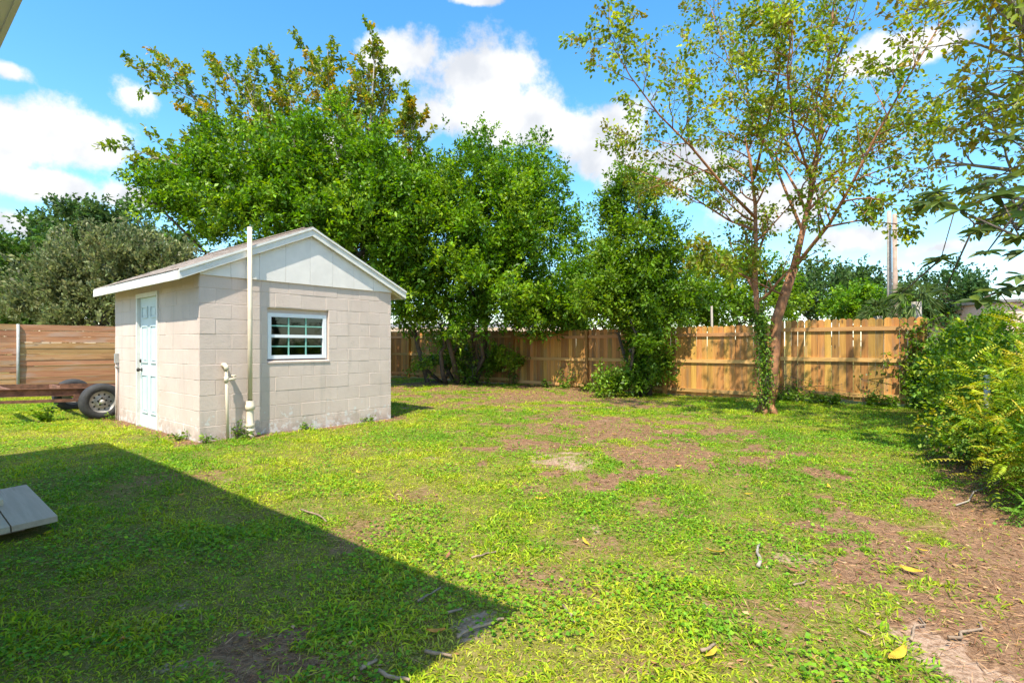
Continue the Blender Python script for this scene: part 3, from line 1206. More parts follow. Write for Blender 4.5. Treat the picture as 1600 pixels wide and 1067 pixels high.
fr_ = [('side_rail', channel(-2.0, 1.6, .20, .40, .125, .05, -1)), ('side_rail', channel(-2.0, 1.6, 1.78, .40, .125, .05, 1))]
for x in (-1.98, -1.15, -.38, .45, 1.55):
    fr_.append(('cross_member', MB().box((x-.03, .204, .41), (x+.03, 1.776, .515))))
fr_.append(('tongue', MB().add(*(lambda m: (m.v, m.f))(MB().tube([(-2.0, .25, .45), (-3.1, .99, .47)], .045, 4)))))
fr_.append(('tongue', MB().tube([(-2.0, 1.73, .45), (-3.1, .99, .47)], .045, 4)))
fr_.append(('angle_iron', MB().box((-1.9, .10, .30), (-.25, .145, .315)).box((-1.9, .10, .315), (-.25, .108, .35))))
fr_.append(('spring_hanger', MB().box((-.36, .145, .30), (-.28, .195, .42)).box((.28, .145, .30), (.36, .195, .42))))
fr_.append(('leaf_spring', MB().tube([(-.32, .17, .36), (-.15, .17, .315), (0, .17, .30), (.15, .17, .315), (.32, .17, .36)], .022, 6)))
fr_.append(('leaf_spring', MB().tube([(-.32, 1.81, .36), (-.15, 1.81, .315), (0, 1.81, .30), (.15, 1.81, .315), (.32, 1.81, .36)], .022, 6)))
fr_.append(('gusset', MB().prism([(-.55, .53), (-.30, .53), (-.12, .535), (-.55, .60)], .15, .165)))
for nme, mb in fr_:
    mb.v = [tuple(Matrix.Rotation(tilt, 4, 'Y') @ Vector(v)) for v in mb.v]
    mb.build(nme, 'rust', tr)
MB().tube([(-3.05, .99, .0), (-3.05, .99, .75)], .03, 10).build('jack', 'rust', tr)

# ------------------------------------------------------------------ white plank step by the house
c = L(0, 0)
corner = Vector((-3.07, 3.577, 0))
pu, pv = corner.dot(E1), corner.dot(E2)
pz = gzf(corner.x, corner.y)
step = empty('plank_step', L(pu, pv, pz), ANG, 'low white painted plank step lying in the house shade', 'step')
step.location.z -= .045
step.rotation_euler = (RAD(2.0), RAD(-2.5), ANG)
for k in range(4):
    w_ = .235
    MB().box((-(k+1)*w_+.004, 0, .125), (-k*w_-.004, 1.06+.01*(k % 2), .163)).build('plank', 'white_plank', step)
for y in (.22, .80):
    MB().box((-.93, y, -.03), (-.14, y+.05, .124)).build('bearer', 'stick', step)  # dark colour stands in for the shade under the planks
MB().box((-.80, .55, .1625), (-.20, .63, .205)).build('cleat', 'white_plank', step)

# ------------------------------------------------------------------ house whose eave is overhead to the left
HU, HV, HZ = .42, .905, 2.85
hs_ = empty('house', L(HU, HV, 0), ANG, 'house with white eave overhead casting the lawn shadow', 'house')
MB().box((-8.5, .5, -.1), (-.5, 6.3, HZ-.071)).build('wall', 'house_wall', hs_)
MB().box((-9.0, 0, HZ-.07), (-.0, 6.8, HZ-.055)).build('soffit', 'white_paint', hs_)
MB().box((-.001, -.02, HZ-.075), (.02, 6.8, HZ)).build('fascia', 'white_paint', hs_)
MB().box((-9.0, -.0205, HZ-.075), (-.0012, -.0005, HZ)).build('fascia', 'white_paint', hs_)
hr = MB()
hr.add([(.03, -.03, HZ-.01), (.03, 6.83, HZ-.01), (-9.03, 6.83, HZ-.01), (-9.03, -.03, HZ-.01), (-3.4, 3.4, HZ+1.2), (-5.6, 3.4, HZ+1.2)],
       [(0, 1, 4), (1, 2, 5, 4), (2, 3, 5), (3, 0, 4, 5), (3, 2, 1, 0)])
hr.build('roof', 'roof_grey', hs_)

# ------------------------------------------------------------------ houses beyond the fence
def far_house(name, px0, px1, Y, wall_top, ridge, label, wallmat, roofmat, depth=7, win=(), fasc='white_paint'):
    x0, x1 = (px0-800)/FPX*Y, (px1-800)/FPX*Y
    o = empty(name, (x0, Y, -.1), 0, label, 'house')
    w = x1-x0
    MB().box((0, 0, 0), (w, depth, wall_top)).build('wall', wallmat, o)
    e = .4
    MB().prism([(-e, wall_top-.12), (-e, wall_top+.02), (depth/2, ridge), (depth+e, wall_top+.02), (depth+e, wall_top-.12), (depth/2, ridge-.15)], -e, w+e, (1, 2, 0)).build('roof', roofmat, o)
    MB().box((-e-.01, -e-.03, wall_top-.16), (w+e+.01, -e-.001, wall_top+.03)).build('fascia', fasc, o)
    for s in (0, w):
        MB().prism([(0, wall_top), (depth, wall_top), (depth/2, ridge-.16)], s-.05 if s else .001, s-.001 if s else .05, (1, 2, 0)).build('gable', wallmat, o)
    for (a, z, ww, hh) in win:
        wi = MB().box((a, -.03, z), (a+ww, .02, z+hh)).build('window', 'vinyl', o)
        MB().box((a+.06, -.035, z+.06), (a+ww-.06, -.031, z+hh/2-.02)).build('pane', 'glass', wi)
        MB().box((a+.06, -.035, z+hh/2+.02), (a+ww-.06, -.031, z+hh-.06)).build('pane', 'glass', wi)
    return o


pk = empty('neighbour_house', W(1556, HOR, 24)-Vector((0, 0, CAMH+.1)), 0, 'pink stucco house with its gable beyond the hedge', 'house')
MB().prism([(0, 0), (11, 0), (11, 3.3), (5.5, 3.55), (0, 3.3)], 0, 9).build('wall', 'pink_stucco', pk)
for s_ in (0, 1):
    f = (lambda x: x) if s_ == 0 else (lambda x: 11-x)
    MB().prism([(f(-.15), 3.31), (f(5.5), 3.56), (f(5.5), 3.69), (f(-.15), 3.44)], -.25, 9.25).build('roof', 'roof_grey', pk)
for a in (1.2, 7.5):
    wi = MB().box((a, -.03, 1.1), (a+1.2, .02, 2.3)).build('window', 'vinyl', pk)
    MB().box((a+.07, -.036, 1.17), (a+1.13, -.031, 1.68)).build('pane', 'glass', wi)
    MB().box((a+.07, -.036, 1.72), (a+1.13, -.031, 2.23)).build('pane', 'glass', wi)
far_house('neighbour_house', 560, 862, 25.5, 2.2, 2.6, 'low tan house seen in gaps above the picket fence', 'tan_stucco', 'roof_grey', 7, [(1.2, 1.0, 1.2, 1.1), (5.5, 1.0, 1.2, 1.1)], 'tan_stucco')

# ------------------------------------------------------------------ poles
def pole(px, ptop, Y, r, mat, label, arm=False):
    b = W(px, HOR, Y)
    h = W(px, ptop, Y).z
    o = empty('utility_pole', (b.x, b.y, -.1), 0, label, 'pole')
    MB().tube([(0, 0, 0), (.02, 0, h*.5), (0, 0, h+.1)], [r, r*.92, r*.8], 12).build('shaft', mat, o, smooth=True)
    if arm:
        MB().box((-.9, -.16, h-.5), (.9, -.1, h-.38)).build('crossarm', mat, o)
        for x in (-.8, -.3, .8):
            MB().lathe([(0, .16), (.04, .15), (.05, .05), (.02, 0)], 10, 2).build('insulator', 'galv', o, (x, -.13, h-.38), smooth=True)
    return o


pole(1389, 330, 22, .10, 'pole_wood', 'grey weathered utility pole standing beside a tan one')
pole(1398, 335, 21.6, .105, 'pole_tan', 'tan wooden utility pole behind the reddish barked tree')
pole(297, 384, 30, .16, 'pole_wood', 'short grey utility pole above the shed roof')
pole(1112, 478, 19, .045, 'pole_wood', 'thin steel pole beyond the fence')
wires = MB()
a, b_ = W(297, 388, 30), W(-300, 360, 45)
for dz in (0, .25):
    wires.tube([a.lerp(b_, t)+Vector((0, 0, dz-1.2*math.sin(math.pi*t))) for t in [i/12 for i in range(13)]], .012, 5)
wo_ = wires.build('power_line', 'iron')
tag(wo_, 'thin wires running left from the short grey pole', 'wire')
a, b_ = W(1398, 456, 21.6), W(1700, 462, 22)
wo_ = MB().tube([a.lerp(b_, t)+Vector((0, 0, -.4*math.sin(math.pi*t))) for t in [i/12 for i in range(13)]], .010, 5).build('power_line', 'iron')
tag(wo_, 'thin wire running from the tan pole towards the pink house', 'wire')

# ------------------------------------------------------------------ trees
GREEN = [(.10, .215, .012), (.13, .255, .013), (.18, .31, .016), (.065, .15, .011), (.25, .38, .026)]
DEEP = [(.08, .16, .013), (.11, .21, .015), (.15, .26, .018), (.20, .31, .022)]
DARK = [(.06, .115, .03), (.08, .14, .034), (.10, .165, .042)]
OLIVE = [(.17, .195, .075), (.22, .24, .10), (.13, .155, .055)]
AUTUMN = [(.22, .28, .02), (.27, .29, .02), (.17, .25, .02), (.40, .28, .02), (.14, .21, .02), (.19, .25, .02)]


def lobe(px, py, Y, rx, ry, dY=0, ryd=None):
    c = W(px, py, Y+dY)
    s = (Y+dY)/FPX
    return (tuple(c), (rx*s, ryd if ryd else (rx+ry)*.5*s, ry*s))


# big glossy tree spreading behind the shed
lob = [lobe(325, 305, 15, 70, 45), lobe(385, 270, 15, 75, 55), lobe(450, 235, 15.3, 50, 48), lobe(530, 240, 15.5, 60, 52), lobe(590, 290, 15.5, 55, 50), lobe(430, 345, 14.6, 120, 42),
       lobe(560, 345, 15, 90, 58), lobe(262, 300, 15, 38, 28), lobe(620, 335, 16, 50, 70), lobe(470, 300, 15, 90, 50)]
dense_tree('broadleaf_tree', W(470, HOR, 15.3), lob, 'large bright green tree spreading over the shed roof', 5400, 19, .125, GREEN, 31, 8, .13, zmin=2.6, up=.7, foot=.35)
# many-stemmed tree against the back fence
lob = [lobe(735, 290, 17.2, 65, 60), lobe(665, 315, 17.4, 50, 60), lobe(845, 300, 17.4, 46, 60), lobe(700, 380, 16.6, 100, 70), lobe(655, 440, 16.4, 62, 55),
       lobe(740, 450, 16.4, 85, 60), lobe(845, 390, 17.2, 68, 75), lobe(860, 465, 16.8, 62, 42), lobe(790, 350, 17, 90, 90), lobe(900, 480, 16.2, 38, 30), lobe(845, 490, 16.2, 50, 26), lobe(638, 470, 16.2, 42, 46), lobe(630, 420, 16.0, 40, 40), lobe(700, 485, 16.6, 55, 34), lobe(790, 480, 16.8, 50, 36)]
dense_tree('broadleaf_tree', (-1.75, 17.7, 0), lob, 'big bushy many-stemmed tree growing against the back picket fence', 7600, 19, .125, GREEN, 32, 14, .075, zmin=1.35, up=.6, foot=.55)
# low growth round its foot
lob = [lobe(690, 560, 17.2, 30, 26), lobe(745, 565, 17.4, 42, 26), lobe(785, 575, 17.6, 30, 18)]
dense_tree('leafy_shrub', (-1.5, 17.3, 0), lob, 'low leafy shrub round the foot of the many-stemmed tree', 420, 16, .11, DEEP, 33, 4, .02, zmin=.05)
# ivy-wrapped column
lob = [lobe(985, 318, 14.4, 34, 40), lobe(1000, 390, 14.3, 58, 56), lobe(970, 440, 14.2, 50, 42), lobe(1036, 450, 14.3, 48, 46), lobe(1010, 480, 14.0, 48, 38),
       lobe(1014, 545, 14.0, 20, 52), lobe(1012, 540, 13.9, 18, 50), lobe(1008, 598, 13.9, 36, 13), lobe(965, 606, 13.7, 30, 6), lobe(948, 470, 14.0, 32, 24)]
dense_tree('vine_tree', (3.6, 14.15, 0), lob, 'slender tree wrapped in vines down to the ground at the fence', 3700, 18, .105, DEEP, 34, 6, .06, zmin=.05, up=.6, foot=.15, SL=(.2, .45))
# yellowing open tree behind
B = W(555, HOR, 18)
B.z = 0
F0 = W(565, 400, 18)
mains = []
for (px, py, dy) in [(268, 122, -1), (355, 115, 0), (320, 200, -2), (440, 125, 1), (500, 95, 0), (520, 140, -1), (585, 95, 0), (600, 140, 1), (650, 190, -1), (240, 245, -2), (400, 175, 1)]:
    e = W(px, py, 18+dy)
    st = F0+Vector(((px-565)*.004, 0, 0))
    mid = st.lerp(e, .5)+Vector((0, 0, .5))
    mains.append(([B+Vector(((px-450)*.0006, 0, 0)), st, st.lerp(mid, .5)+Vector((0, 0, .15)), mid, mid.lerp(e, .5)+Vector((0, 0, .1)), e], .11, .015))
open_tree('yellowing_tree', B, mains, 'tall open tree with yellowing leaves rising above the shed', [(17, .20, 40, .25), (5, .45, 45, .1)], 26, .14, AUTUMN, 41, 'bark_grey')

# reddish-barked tree in the lawn
B = Vector((4.80, 9.97, 0))
T = lambda px, py, d=0: W(px, py, 9.97+d)
m1 = [B+Vector((0, 0, -.05)), T(1203, 600), T(1210, 545), T(1213, 500), T(1228, 455), T(1240, 420)]
f1 = T(1240, 420)
f2 = T(1198, 560, -.02)
mains_r = [
    ([f1, T(1252, 370, .1), T(1268, 300, .2), T(1280, 220, .1), T(1292, 130, 0), T(1300, 30, -.2), T(1310, -60, -.3)], 0.0750, 0.0105),
    ([f1, T(1262, 392, -.3), T(1296, 350, -.8), T(1330, 290, -1.2), T(1370, 210, -1.5), T(1420, 120, -1.8), T(1480, 20, -2)], 0.0440, 0.0084),
    ([f2, T(1184, 500, .05), T(1180, 440, .1), T(1181, 380, .1), T(1180, 320, 0), T(1172, 250, -.1), T(1164, 215, -.1)], 0.0680, 0.0210),
    ([T(1180, 340, 0), T(1130, 290, -.3), T(1080, 230, -.7), T(1030, 180, -.9), T(985, 120, -1.1), T(950, 60, -1.2)], 0.0320, 0.0056),
    ([T(1180, 360, 0), T(1140, 345, .4), T(1085, 310, .8), T(1030, 280, 1.0), T(960, 250, 1.0)], 0.0272, 0.0056),
    ([T(1178, 280, 0), T(1195, 210, -.6), T(1215, 130, -1.2), T(1225, 40, -1.6)], 0.0288, 0.0070),
    ([T(1255, 365, .1), T(1220, 280, .8), T(1180, 190, 1.2), T(1140, 100, 1.6), T(1110, 10, 1.8)], 0.0320, 0.0063),
    ([T(1262, 330, .1), T(1320, 270, .8), T(1380, 230, 1.2), T(1450, 200, 1.4)], 0.0288, 0.0056),
    ([T(1225, 462), T(1180, 440, -.5), T(1130, 415, -.9), T(1095, 400, -1.1)], 0.0208, 0.0042),
    ([T(1290, 355, -.8), T(1340, 345, -.9), T(1400, 350, -1.1), T(1450, 330, -1.3)], 0.0208, 0.0042),
    ([T(1270, 290, .2), T(1240, 200, -1.2), T(1230, 110, -2.0), T(1240, 30, -2.4)], 0.0272, 0.0056)]
CM = [(.20, .30, .022), (.26, .35, .022), (.14, .21, .02), (.20, .25, .02), (.24, .21, .022), (.38, .44, .025)]
rng_ = np.random.default_rng(7)
rt = open_tree('lawn_tree', B, mains_r, 'reddish barked open tree with ivy on its trunk standing in the lawn', [(17, .36, 50, .10), (7, .60, 50, .02)], 24, .076, CM, 42, 'bark_red', wd=.6, spread=.05)
bz = rt.location
fl = MB()
fl.tube([p-bz for p in m1], [.145, .115, .10, .095, .088, .078], 12)
fl.tube([p-bz for p in (T(1204, 605), T(1196, 575), f2)], [.08, .074, .07], 10)
for a in (0, 1.3, 2.6, 4.1, 5.2):
    d = Vector((math.cos(a), math.sin(a), 0))
    fl.tube([Vector((0, 0, .32)), d*.11+Vector((0, 0, .12)), d*.24+Vector((0, 0, .0))], [.09, .075, .03], 8)
fl.build('bole', 'bark_red', rt, smooth=True)

# big-leaved tree leaning in from beyond the hedge: leaves in whorls
def whorl_tree(name, base, tips, label, leaf, cols, seed, per=11, wd=.34):
    rng = np.random.default_rng(seed)
    root, b = tree_root(name, base, label)
    mb = MB()
    top = b+Vector((0, 0, 3.4))
    mb.tube([p-b for p in curve_pts(b, top, rng, .2, 6)]+[top-b+Vector((0, 0, 2.0))], [.14, .13, .12, .11, .10, .09, .08, .03], 9)
    P, D, n_ = [], [], 0
    for tip in tips:
        tip = Vector(tip)
        st = b+Vector((0, 0, min(4.5, max(1.4, tip.z+.2))))
        pts = curve_pts(st, tip, rng, .7, 6, (0, 0, .35))
        mb.tube([p-b for p in pts], [.022*(1-.8*i/6) for i in range(7)], 6)
        ends = [pts[-1]]
        for q in range(6):
            p = pts[rng.integers(3, 7)]
            e = p+Vector(rng.normal(size=3))*.28
            mb.tube([p-b, e-b], [.012, .006], 5)
            ends.append(e)
        for e in ends:
            ax = Vector((rng.normal()*.3, rng.normal()*.3, 1)).normalized()
            for k in range(per):
                a = 2*math.pi*k/per+rng.random()*.5
                d = Vector((math.cos(a), math.sin(a), rng.uniform(-.35, .5)))
                P.append(e)
                D.append(d)
    mb.build('trunk', 'bark', root, smooth=True)
    P = np.array([tuple(p) for p in P])
    D = np.array([tuple(d) for d in D])
    ln = leaf*rng.uniform(.7, 1.2, len(P))
    leaves('crown', P, D, ln, ln*wd, palette(cols, len(P), rng, .2), 'leaf', root, rng, flat=.35, origin=b, droop=.2, mid=.55, broad=True)


tips = [W(1470, 405, 5.6), W(1560, 455, 5.0), W(1590, 370, 4.8), W(1550, 350, 5.4), W(1600, 430, 4.6), W(1590, 320, 5.4), W(1610, 260, 5.6), W(1612, 300, 5.0)]
whorl_tree('whorled_leaf_tree', (6.9, 5.4, 0), tips, 'dark tree with big whorled leaves leaning in over the hedge', .19, [(.05, .09, .03), (.07, .11, .035), (.09, .13, .04), (.15, .21, .05)], 51)
# yellow-green tree above it, reaching into the lawn
B = Vector((8.6, 7.2, 0))
mains = []
for (px, py, Y) in [(1470, 130, 7), (1500, 60, 6.6), (1560, 20, 6.2), (1450, 250, 7.6), (1540, 200, 6.6), (1590, 130, 6.2), (1490, 300, 8), (1560, 300, 7)]:
    e = W(px, py, Y)
    st = B+Vector((0, 0, max(2.0, e.z-1.2)))
    mid = st.lerp(e, .5)+Vector((0, 0, .35))
    mains.append(([B, B+Vector((0, 0, 1.6)), st, st.lerp(mid, .5), mid, mid.lerp(e, .5), e], .10, .008))
for e in ((3.9, 4.4, 5.7), (3.4, 5.4, 6.1), (4.6, 5.0, 5.3), (4.4, 6.3, 6.2), (5.2, 5.8, 5.6)):
    e = Vector(e)
    st = B+Vector((0, 0, 3.6))
    mid = st.lerp(e, .5)+Vector((0, 0, .5))
    mains.append(([B+Vector((0, 0, 1.6)), st, st.lerp(mid, .5), mid, mid.lerp(e, .5)+Vector((0, 0, .1)), e], .08, .010))
open_tree('leaning_tree', B, mains, 'yellow-green tree reaching in high above the hedge', [(11, .20, 50, .1), (5, .55, 45, 0)], 12, .085, [(.32, .38, .025), (.40, .42, .03), (.20, .26, .025), (.34, .26, .03)], 52, 'bark_grey')

# trees beyond the fences
far = [
    ('far_tree', (180, 380, 40), [lobe(140, 365, 40, 60, 32), lobe(205, 360, 40, 65, 34), lobe(240, 395, 40, 42, 30), lobe(170, 410, 40, 80, 30), lobe(110, 350, 40, 35, 20)], 'dark broad-crowned tree far beyond the plank fence', 1500, 16, .34, DARK, 61, 4, .25),
    ('far_tree', (40, 450, 22), [lobe(40, 410, 22, 55, 42), lobe(-20, 430, 22, 60, 50), lobe(60, 470, 22, 60, 50), lobe(0, 490, 21, 70, 40)], 'dark leafy tree beyond the left end of the plank fence', 1700, 16, .19, [(.085, .16, .028), (.115, .19, .034), (.065, .12, .028)], 62, 5, .14),
    ('olive_tree', (190, 450, 19), [lobe(180, 430, 19, 80, 55), lobe(115, 455, 19, 65, 55), lobe(245, 440, 19, 55, 55), lobe(160, 490, 18.6, 110, 45), lobe(215, 395, 19.4, 45, 28)], 'grey-green fine-leaved tree rising just behind the plank fence', 2900, 18, .15, OLIVE, 63, 6, .11),
    ('far_tree', (1160, 450, 21), [lobe(1110, 440, 21, 45, 45), lobe(1165, 440, 21, 45, 42), lobe(1210, 470, 21, 42, 32), lobe(1130, 480, 20.5, 60, 28), lobe(1075, 480, 20, 40, 28)], 'green leafy tree beyond the fence behind the reddish trunk', 1500, 16, .15, DEEP, 64, 4, .10),
    ('far_tree', (1300, 455, 34), [lobe(1300, 450, 34, 50, 35), lobe(1265, 465, 34, 45, 28), lobe(1340, 465, 34, 45, 28)], 'dark tree far beyond the picket fence beside the utility poles', 900, 16, .26, DARK, 65, 4, .2),
    ('far_tree', (1360, 480, 24), [lobe(1355, 475, 24, 45, 22), lobe(1325, 485, 24, 35, 16)], 'light green bushy tree at the foot of the utility poles', 600, 16, .17, GREEN, 66, 3, .1),
    ('far_tree', (1470, 470, 27), [lobe(1470, 462, 27, 48, 30), lobe(1430, 475, 27, 35, 25), lobe(1510, 485, 27, 40, 18)], 'round green tree between the tan pole and pink house', 950, 16, .2, [(.05, .11, .03), (.07, .14, .035), (.06, .12, .03)], 67, 3, .12),
    ('far_tree', (940, 470, 30), [lobe(930, 480, 30, 60, 30), lobe(870, 490, 30, 60, 25), lobe(1020, 480, 30, 70, 28)], 'distant green tree filling the gap behind the vine-wrapped column', 800, 16, .26, DEEP, 68, 3, .15),
]
for nme, (px, py, Y), lob, lab, ns, per, lf, cols, seed, st, sr in far:
    dense_tree(nme, W(px, HOR, Y), lob, lab, ns, per, lf, cols, seed, st, sr, zmin=.4, SL=(lf*2, lf*4), up=.9 if nme == 'olive_tree' else .5, side=.45 if nme == 'olive_tree' else .8)
# cabbage palms
def palm(px, py, Y, r, label, seed):
    rng = np.random.default_rng(seed)
    b = W(px, HOR, Y)
    root, b = tree_root('palm_tree', b, label)
    h = W(px, py, Y).z
    mb = MB()
    mb.tube([(0, 0, 0), (.05, 0, h*.5), (0, 0, h)], [.18, .15, .16], 10)
    mb.build('trunk', 'bark_grey', root, smooth=True)
    P, D, Ls = [], [], []
    for k in range(30):
        a = rng.random()*6.283
        el = rng.uniform(-.6, 1.3)
        d = Vector((math.cos(a)*math.cos(el), math.sin(a)*math.cos(el), math.sin(el)))
        c = Vector((0, 0, h))+d*r*.55
        for j in range(18):
            o = Vector(rng.normal(size=3))
            dd = (d+o*.42+Vector((0, 0, -.25))).normalized()
            P.append(tuple(c))
            D.append(tuple(dd))
            Ls.append(r*.6*rng.uniform(.8, 1.1))
    Ls = np.array(Ls)
    leaves('crown', np.array(P), np.array(D), Ls, Ls*.07+.01, palette([(.10, .16, .04), (.13, .18, .05), (.08, .13, .035)], len(P), rng, .2), 'leaf', root, rng, droop=.3)


palm(1432, 470, 20, 1.0, 'small fan palm just beyond the fence beside the tan pole', 71)
palm(1372, 492, 20.5, .8, 'low fan palm mostly hidden below the utility poles', 72)

# ------------------------------------------------------------------ hedge along the right side
def hedge_shrub(u, v, r, h, label, cols, seed, leaf=.06, pinnate=False, flowers=0, n=900):
    rng = np.random.default_rng(seed)
    p = L(u, v)
    root, b = tree_root('hedge_shrub', p, label, None)
    mb = MB()
    for k in range(7):
        a = rng.random()*6.283
        e = b+Vector((math.cos(a)*r*.6, math.sin(a)*r*.6, h*rng.uniform(.6, .95)))
        mb.tube([q-b for q in curve_pts(b+Vector((math.cos(a)*.08, math.sin(a)*.08, 0)), e, rng, .4, 5)], [.016*(1-.7*i/5) for i in range(6)], 5)
    mb.build('stem', 'bark', root)
    lob = [((b.x, b.y, b.z+h*.52), (r, r, h*.5))]
    for k in range(5):
        a = rng.random()*6.283
        lob.append(((b.x+math.cos(a)*r*.5, b.y+math.sin(a)*r*.5, b.z+h*rng.uniform(.3, .75)), (r*.55, r*.55, h*.28)))
    P, A, k = lobes_shoots(lob, n, rng, .45, 1.1, .35, .2)
    m = P[:, 2] > .03
    P, A = P[m], A[m]
    if pinnate:
        A = nrm(A+np.array([0, 0, -.15]))
        per = 22
        idx = np.repeat(np.arange(len(P)), per)
        t = np.tile((np.arange(per)//2+.5)/(per/2), len(P))
        sgn = np.tile(np.where(np.arange(per) % 2, 1., -1.), len(P))
        S_ = nrm(np.cross(A, np.array([0, 0, 1.])+.3*rng.normal(size=A.shape)))
        sl = rng.uniform(.18, .32, len(P))
        LP = P[idx]+A[idx]*(t*sl[idx])[:, None]-np.array([0, 0, 1.])*(t**2*.25*sl[idx])[:, None]
        LD = nrm(S_[idx]*sgn[:, None]+A[idx]*.5)
        ln = leaf*np.clip(1.15-np.abs(t-.45), .4, 1.2)
        wd_ = ln*.42
    else:
        sl = rng.uniform(.15, .32, len(P))
        LP, LD, idx = sprigs(P, A, sl, 16, rng, .03)
        ln = leaf*rng.uniform(.7, 1.3, len(LP))
        wd_ = ln*.55
    cc = rng.integers(0, len(cols), len(P))
    leaves('foliage', LP, LD, ln, wd_, palette(cols, len(LP), rng, .15, cc[idx]), 'leaf', root, rng, origin=b, flat=.35)
    for f in range(flowers):
        a = math.pi*.75+rng.uniform(-.7, .7)+ANG-1.0
        z = h*rng.uniform(.25, .75)
        c = Vector((math.cos(a)*r*1.02, math.sin(a)*r*1.02, z))
        n_ = 16
        leaves('flower', np.array([tuple(c)]*n_)+rng.normal(size=(n_, 3))*.018, rng.normal(size=(n_, 3)), .024, .02, palette([(.55, .62, .80), (.65, .70, .85)], n_, rng, .05), 'leaf', root, rng)
    return root


LIME = [(.32, .42, .03), (.42, .46, .035), (.24, .36, .03), (.50, .44, .05), (.18, .30, .03)]
MIDG = [(.12, .23, .022), (.16, .29, .026), (.09, .17, .02), (.23, .34, .03)]
hedge_shrub(12.7, -.72, .62, 1.55, 'dark vine-smothered shrub at the corner of the picket fence', DEEP, 81, .085, n=900)
hedge_shrub(13.2, -.55, .46, 1.75, 'tall dense green shrub filling the fence corner', MIDG, 89, .075, n=800)
hedge_shrub(11.3, -.75, .80, 1.35, 'mid-green hedge shrub next to the vine-smothered corner', MIDG, 82, .07, n=900)
hedge_shrub(10.0, -.85, .80, 1.28, 'fine-leaved green shrub in the middle of the hedge', MIDG, 83, .055, False, n=1200)
hedge_shrub(8.7, -.80, .82, 1.30, 'hedge shrub dotted with pale blue flowers', MIDG+LIME[:2], 84, .06, False, 5, n=1300)
hedge_shrub(7.4, -.95, .88, 1.42, 'yellowing leafy shrub beside the grey steel post', MIDG+LIME, 85, .055, False, n=1500)
hedge_shrub(6.1, -1.05, .80, 1.34, 'lime green feathery-leaved shrub at the pine straw edge', LIME, 86, .040, True, n=1500)
hedge_shrub(5.6, -.80, .38, .62, 'low bright green feathery plant in front of the hedge', [(.12, .24, .03), (.16, .30, .035)], 87, .045, True, n=420)
hedge_shrub(9.2, -.35, .30, .30, 'small leafy plant at the hedge foot near the lawn', MIDG, 88, .06, n=130)
p = L(7.0, -.36)
po = empty('steel_post', (p.x, p.y, gzf(p.x, p.y)-.05), 0, 'grey steel fence post standing inside the hedge', 'post')
MB().tube([(0, 0, 0), (0, 0, 1.0)], .026, 12).build('shaft', 'galv', po, smooth=True)
MB().lathe([(0, .045), (.02, .04), (.033, .015), (.033, 0)], 12, 2).build('cap', 'galv', po, (0, 0, .99), smooth=True)

# ------------------------------------------------------------------ vines and weeds
def vine(name, paths, label, cols, seed, per=60, leaf=.05, off=.05, cat='vine'):
    rng = np.random.default_rng(seed)
    b = Vector(paths[0][0])
    root = empty(name, b, 0, label, cat)
    mb = MB()
    P = []
    for pts in paths:
        pts = [Vector(p) for p in pts]
        mb.tube([p-b for p in pts], .006, 5)
        for q in range(per):
            t = rng.random()*(len(pts)-1)*.999
            j = int(t)
            P.append(tuple(pts[j].lerp(pts[j+1], t-j)))
    mb.build('stem', 'bark', root)
    P = np.array(P)+rng.normal(size=(len(P), 3))*off
    P[:, 2] = np.maximum(P[:, 2], gz(P[:, 0], P[:, 1])+.01)
    D = nrm(rng.normal(size=P.shape)+np.array([-.2, -.6, -.1]))
    ln = leaf*rng.uniform(.6, 1.3, len(P))
    leaves('leaves', P, D, ln, ln*.75, palette(cols, len(P), rng, .2), 'leaf', root, rng, origin=b, flat=1.0)


rv = np.random.default_rng(17)
tp = []
for k in range(9):
    o = Vector((rv.uniform(-.14, .03), -.11, 0))
    tp.append([p+o+Vector((rv.normal()*.03, rv.normal()*.03, 0)) for p in (Vector((4.78, 9.97, .02)), T(1196, 590), T(1190, 540), T(1188, 500), T(1186, 470+k*8))])
vine('trunk_ivy', tp, 'ivy climbing the left side of the reddish trunk', MIDG, 91, 230, .05, .055)


def fence_vine(v0, spread, h, label, seed, n=6, per=40, cols=MIDG, leaf=.06):
    r = np.random.default_rng(seed)
    paths = []
    for k in range(n):
        v = v0+r.uniform(-spread, spread)
        hh = h*r.uniform(.5, 1.05)
        pts = []
        for i in range(6):
            p = L(BU-.13, v+r.normal()*.06*i, 0)
            p.z = gzf(p.x, p.y)+hh*i/5
            pts.append(p)
        paths.append(pts)
    vine('fence_vine', paths, label, cols, seed, per, leaf, .06)


fence_vine(.36, .12, 1.8, 'thick vine smothering the end post of the picket fence', 92, 18, 110, MIDG, .075)
fence_vine(1.9, .7, .75, 'thin vine creeping up the gappy end panel', 93, 7, 26)
fence_vine(2.75, .25, .5, 'short vine at the fence behind the reddish trunk', 94, 5, 40)
fence_vine(8.9, .35, .75, 'sparse vine on the fence panel beside the vine-wrapped column', 95, 6, 34)
fence_vine(11.0, .2, .7, 'small vine at the foot of the fence post by the many-stemmed tree', 96, 5, 40, DEEP)


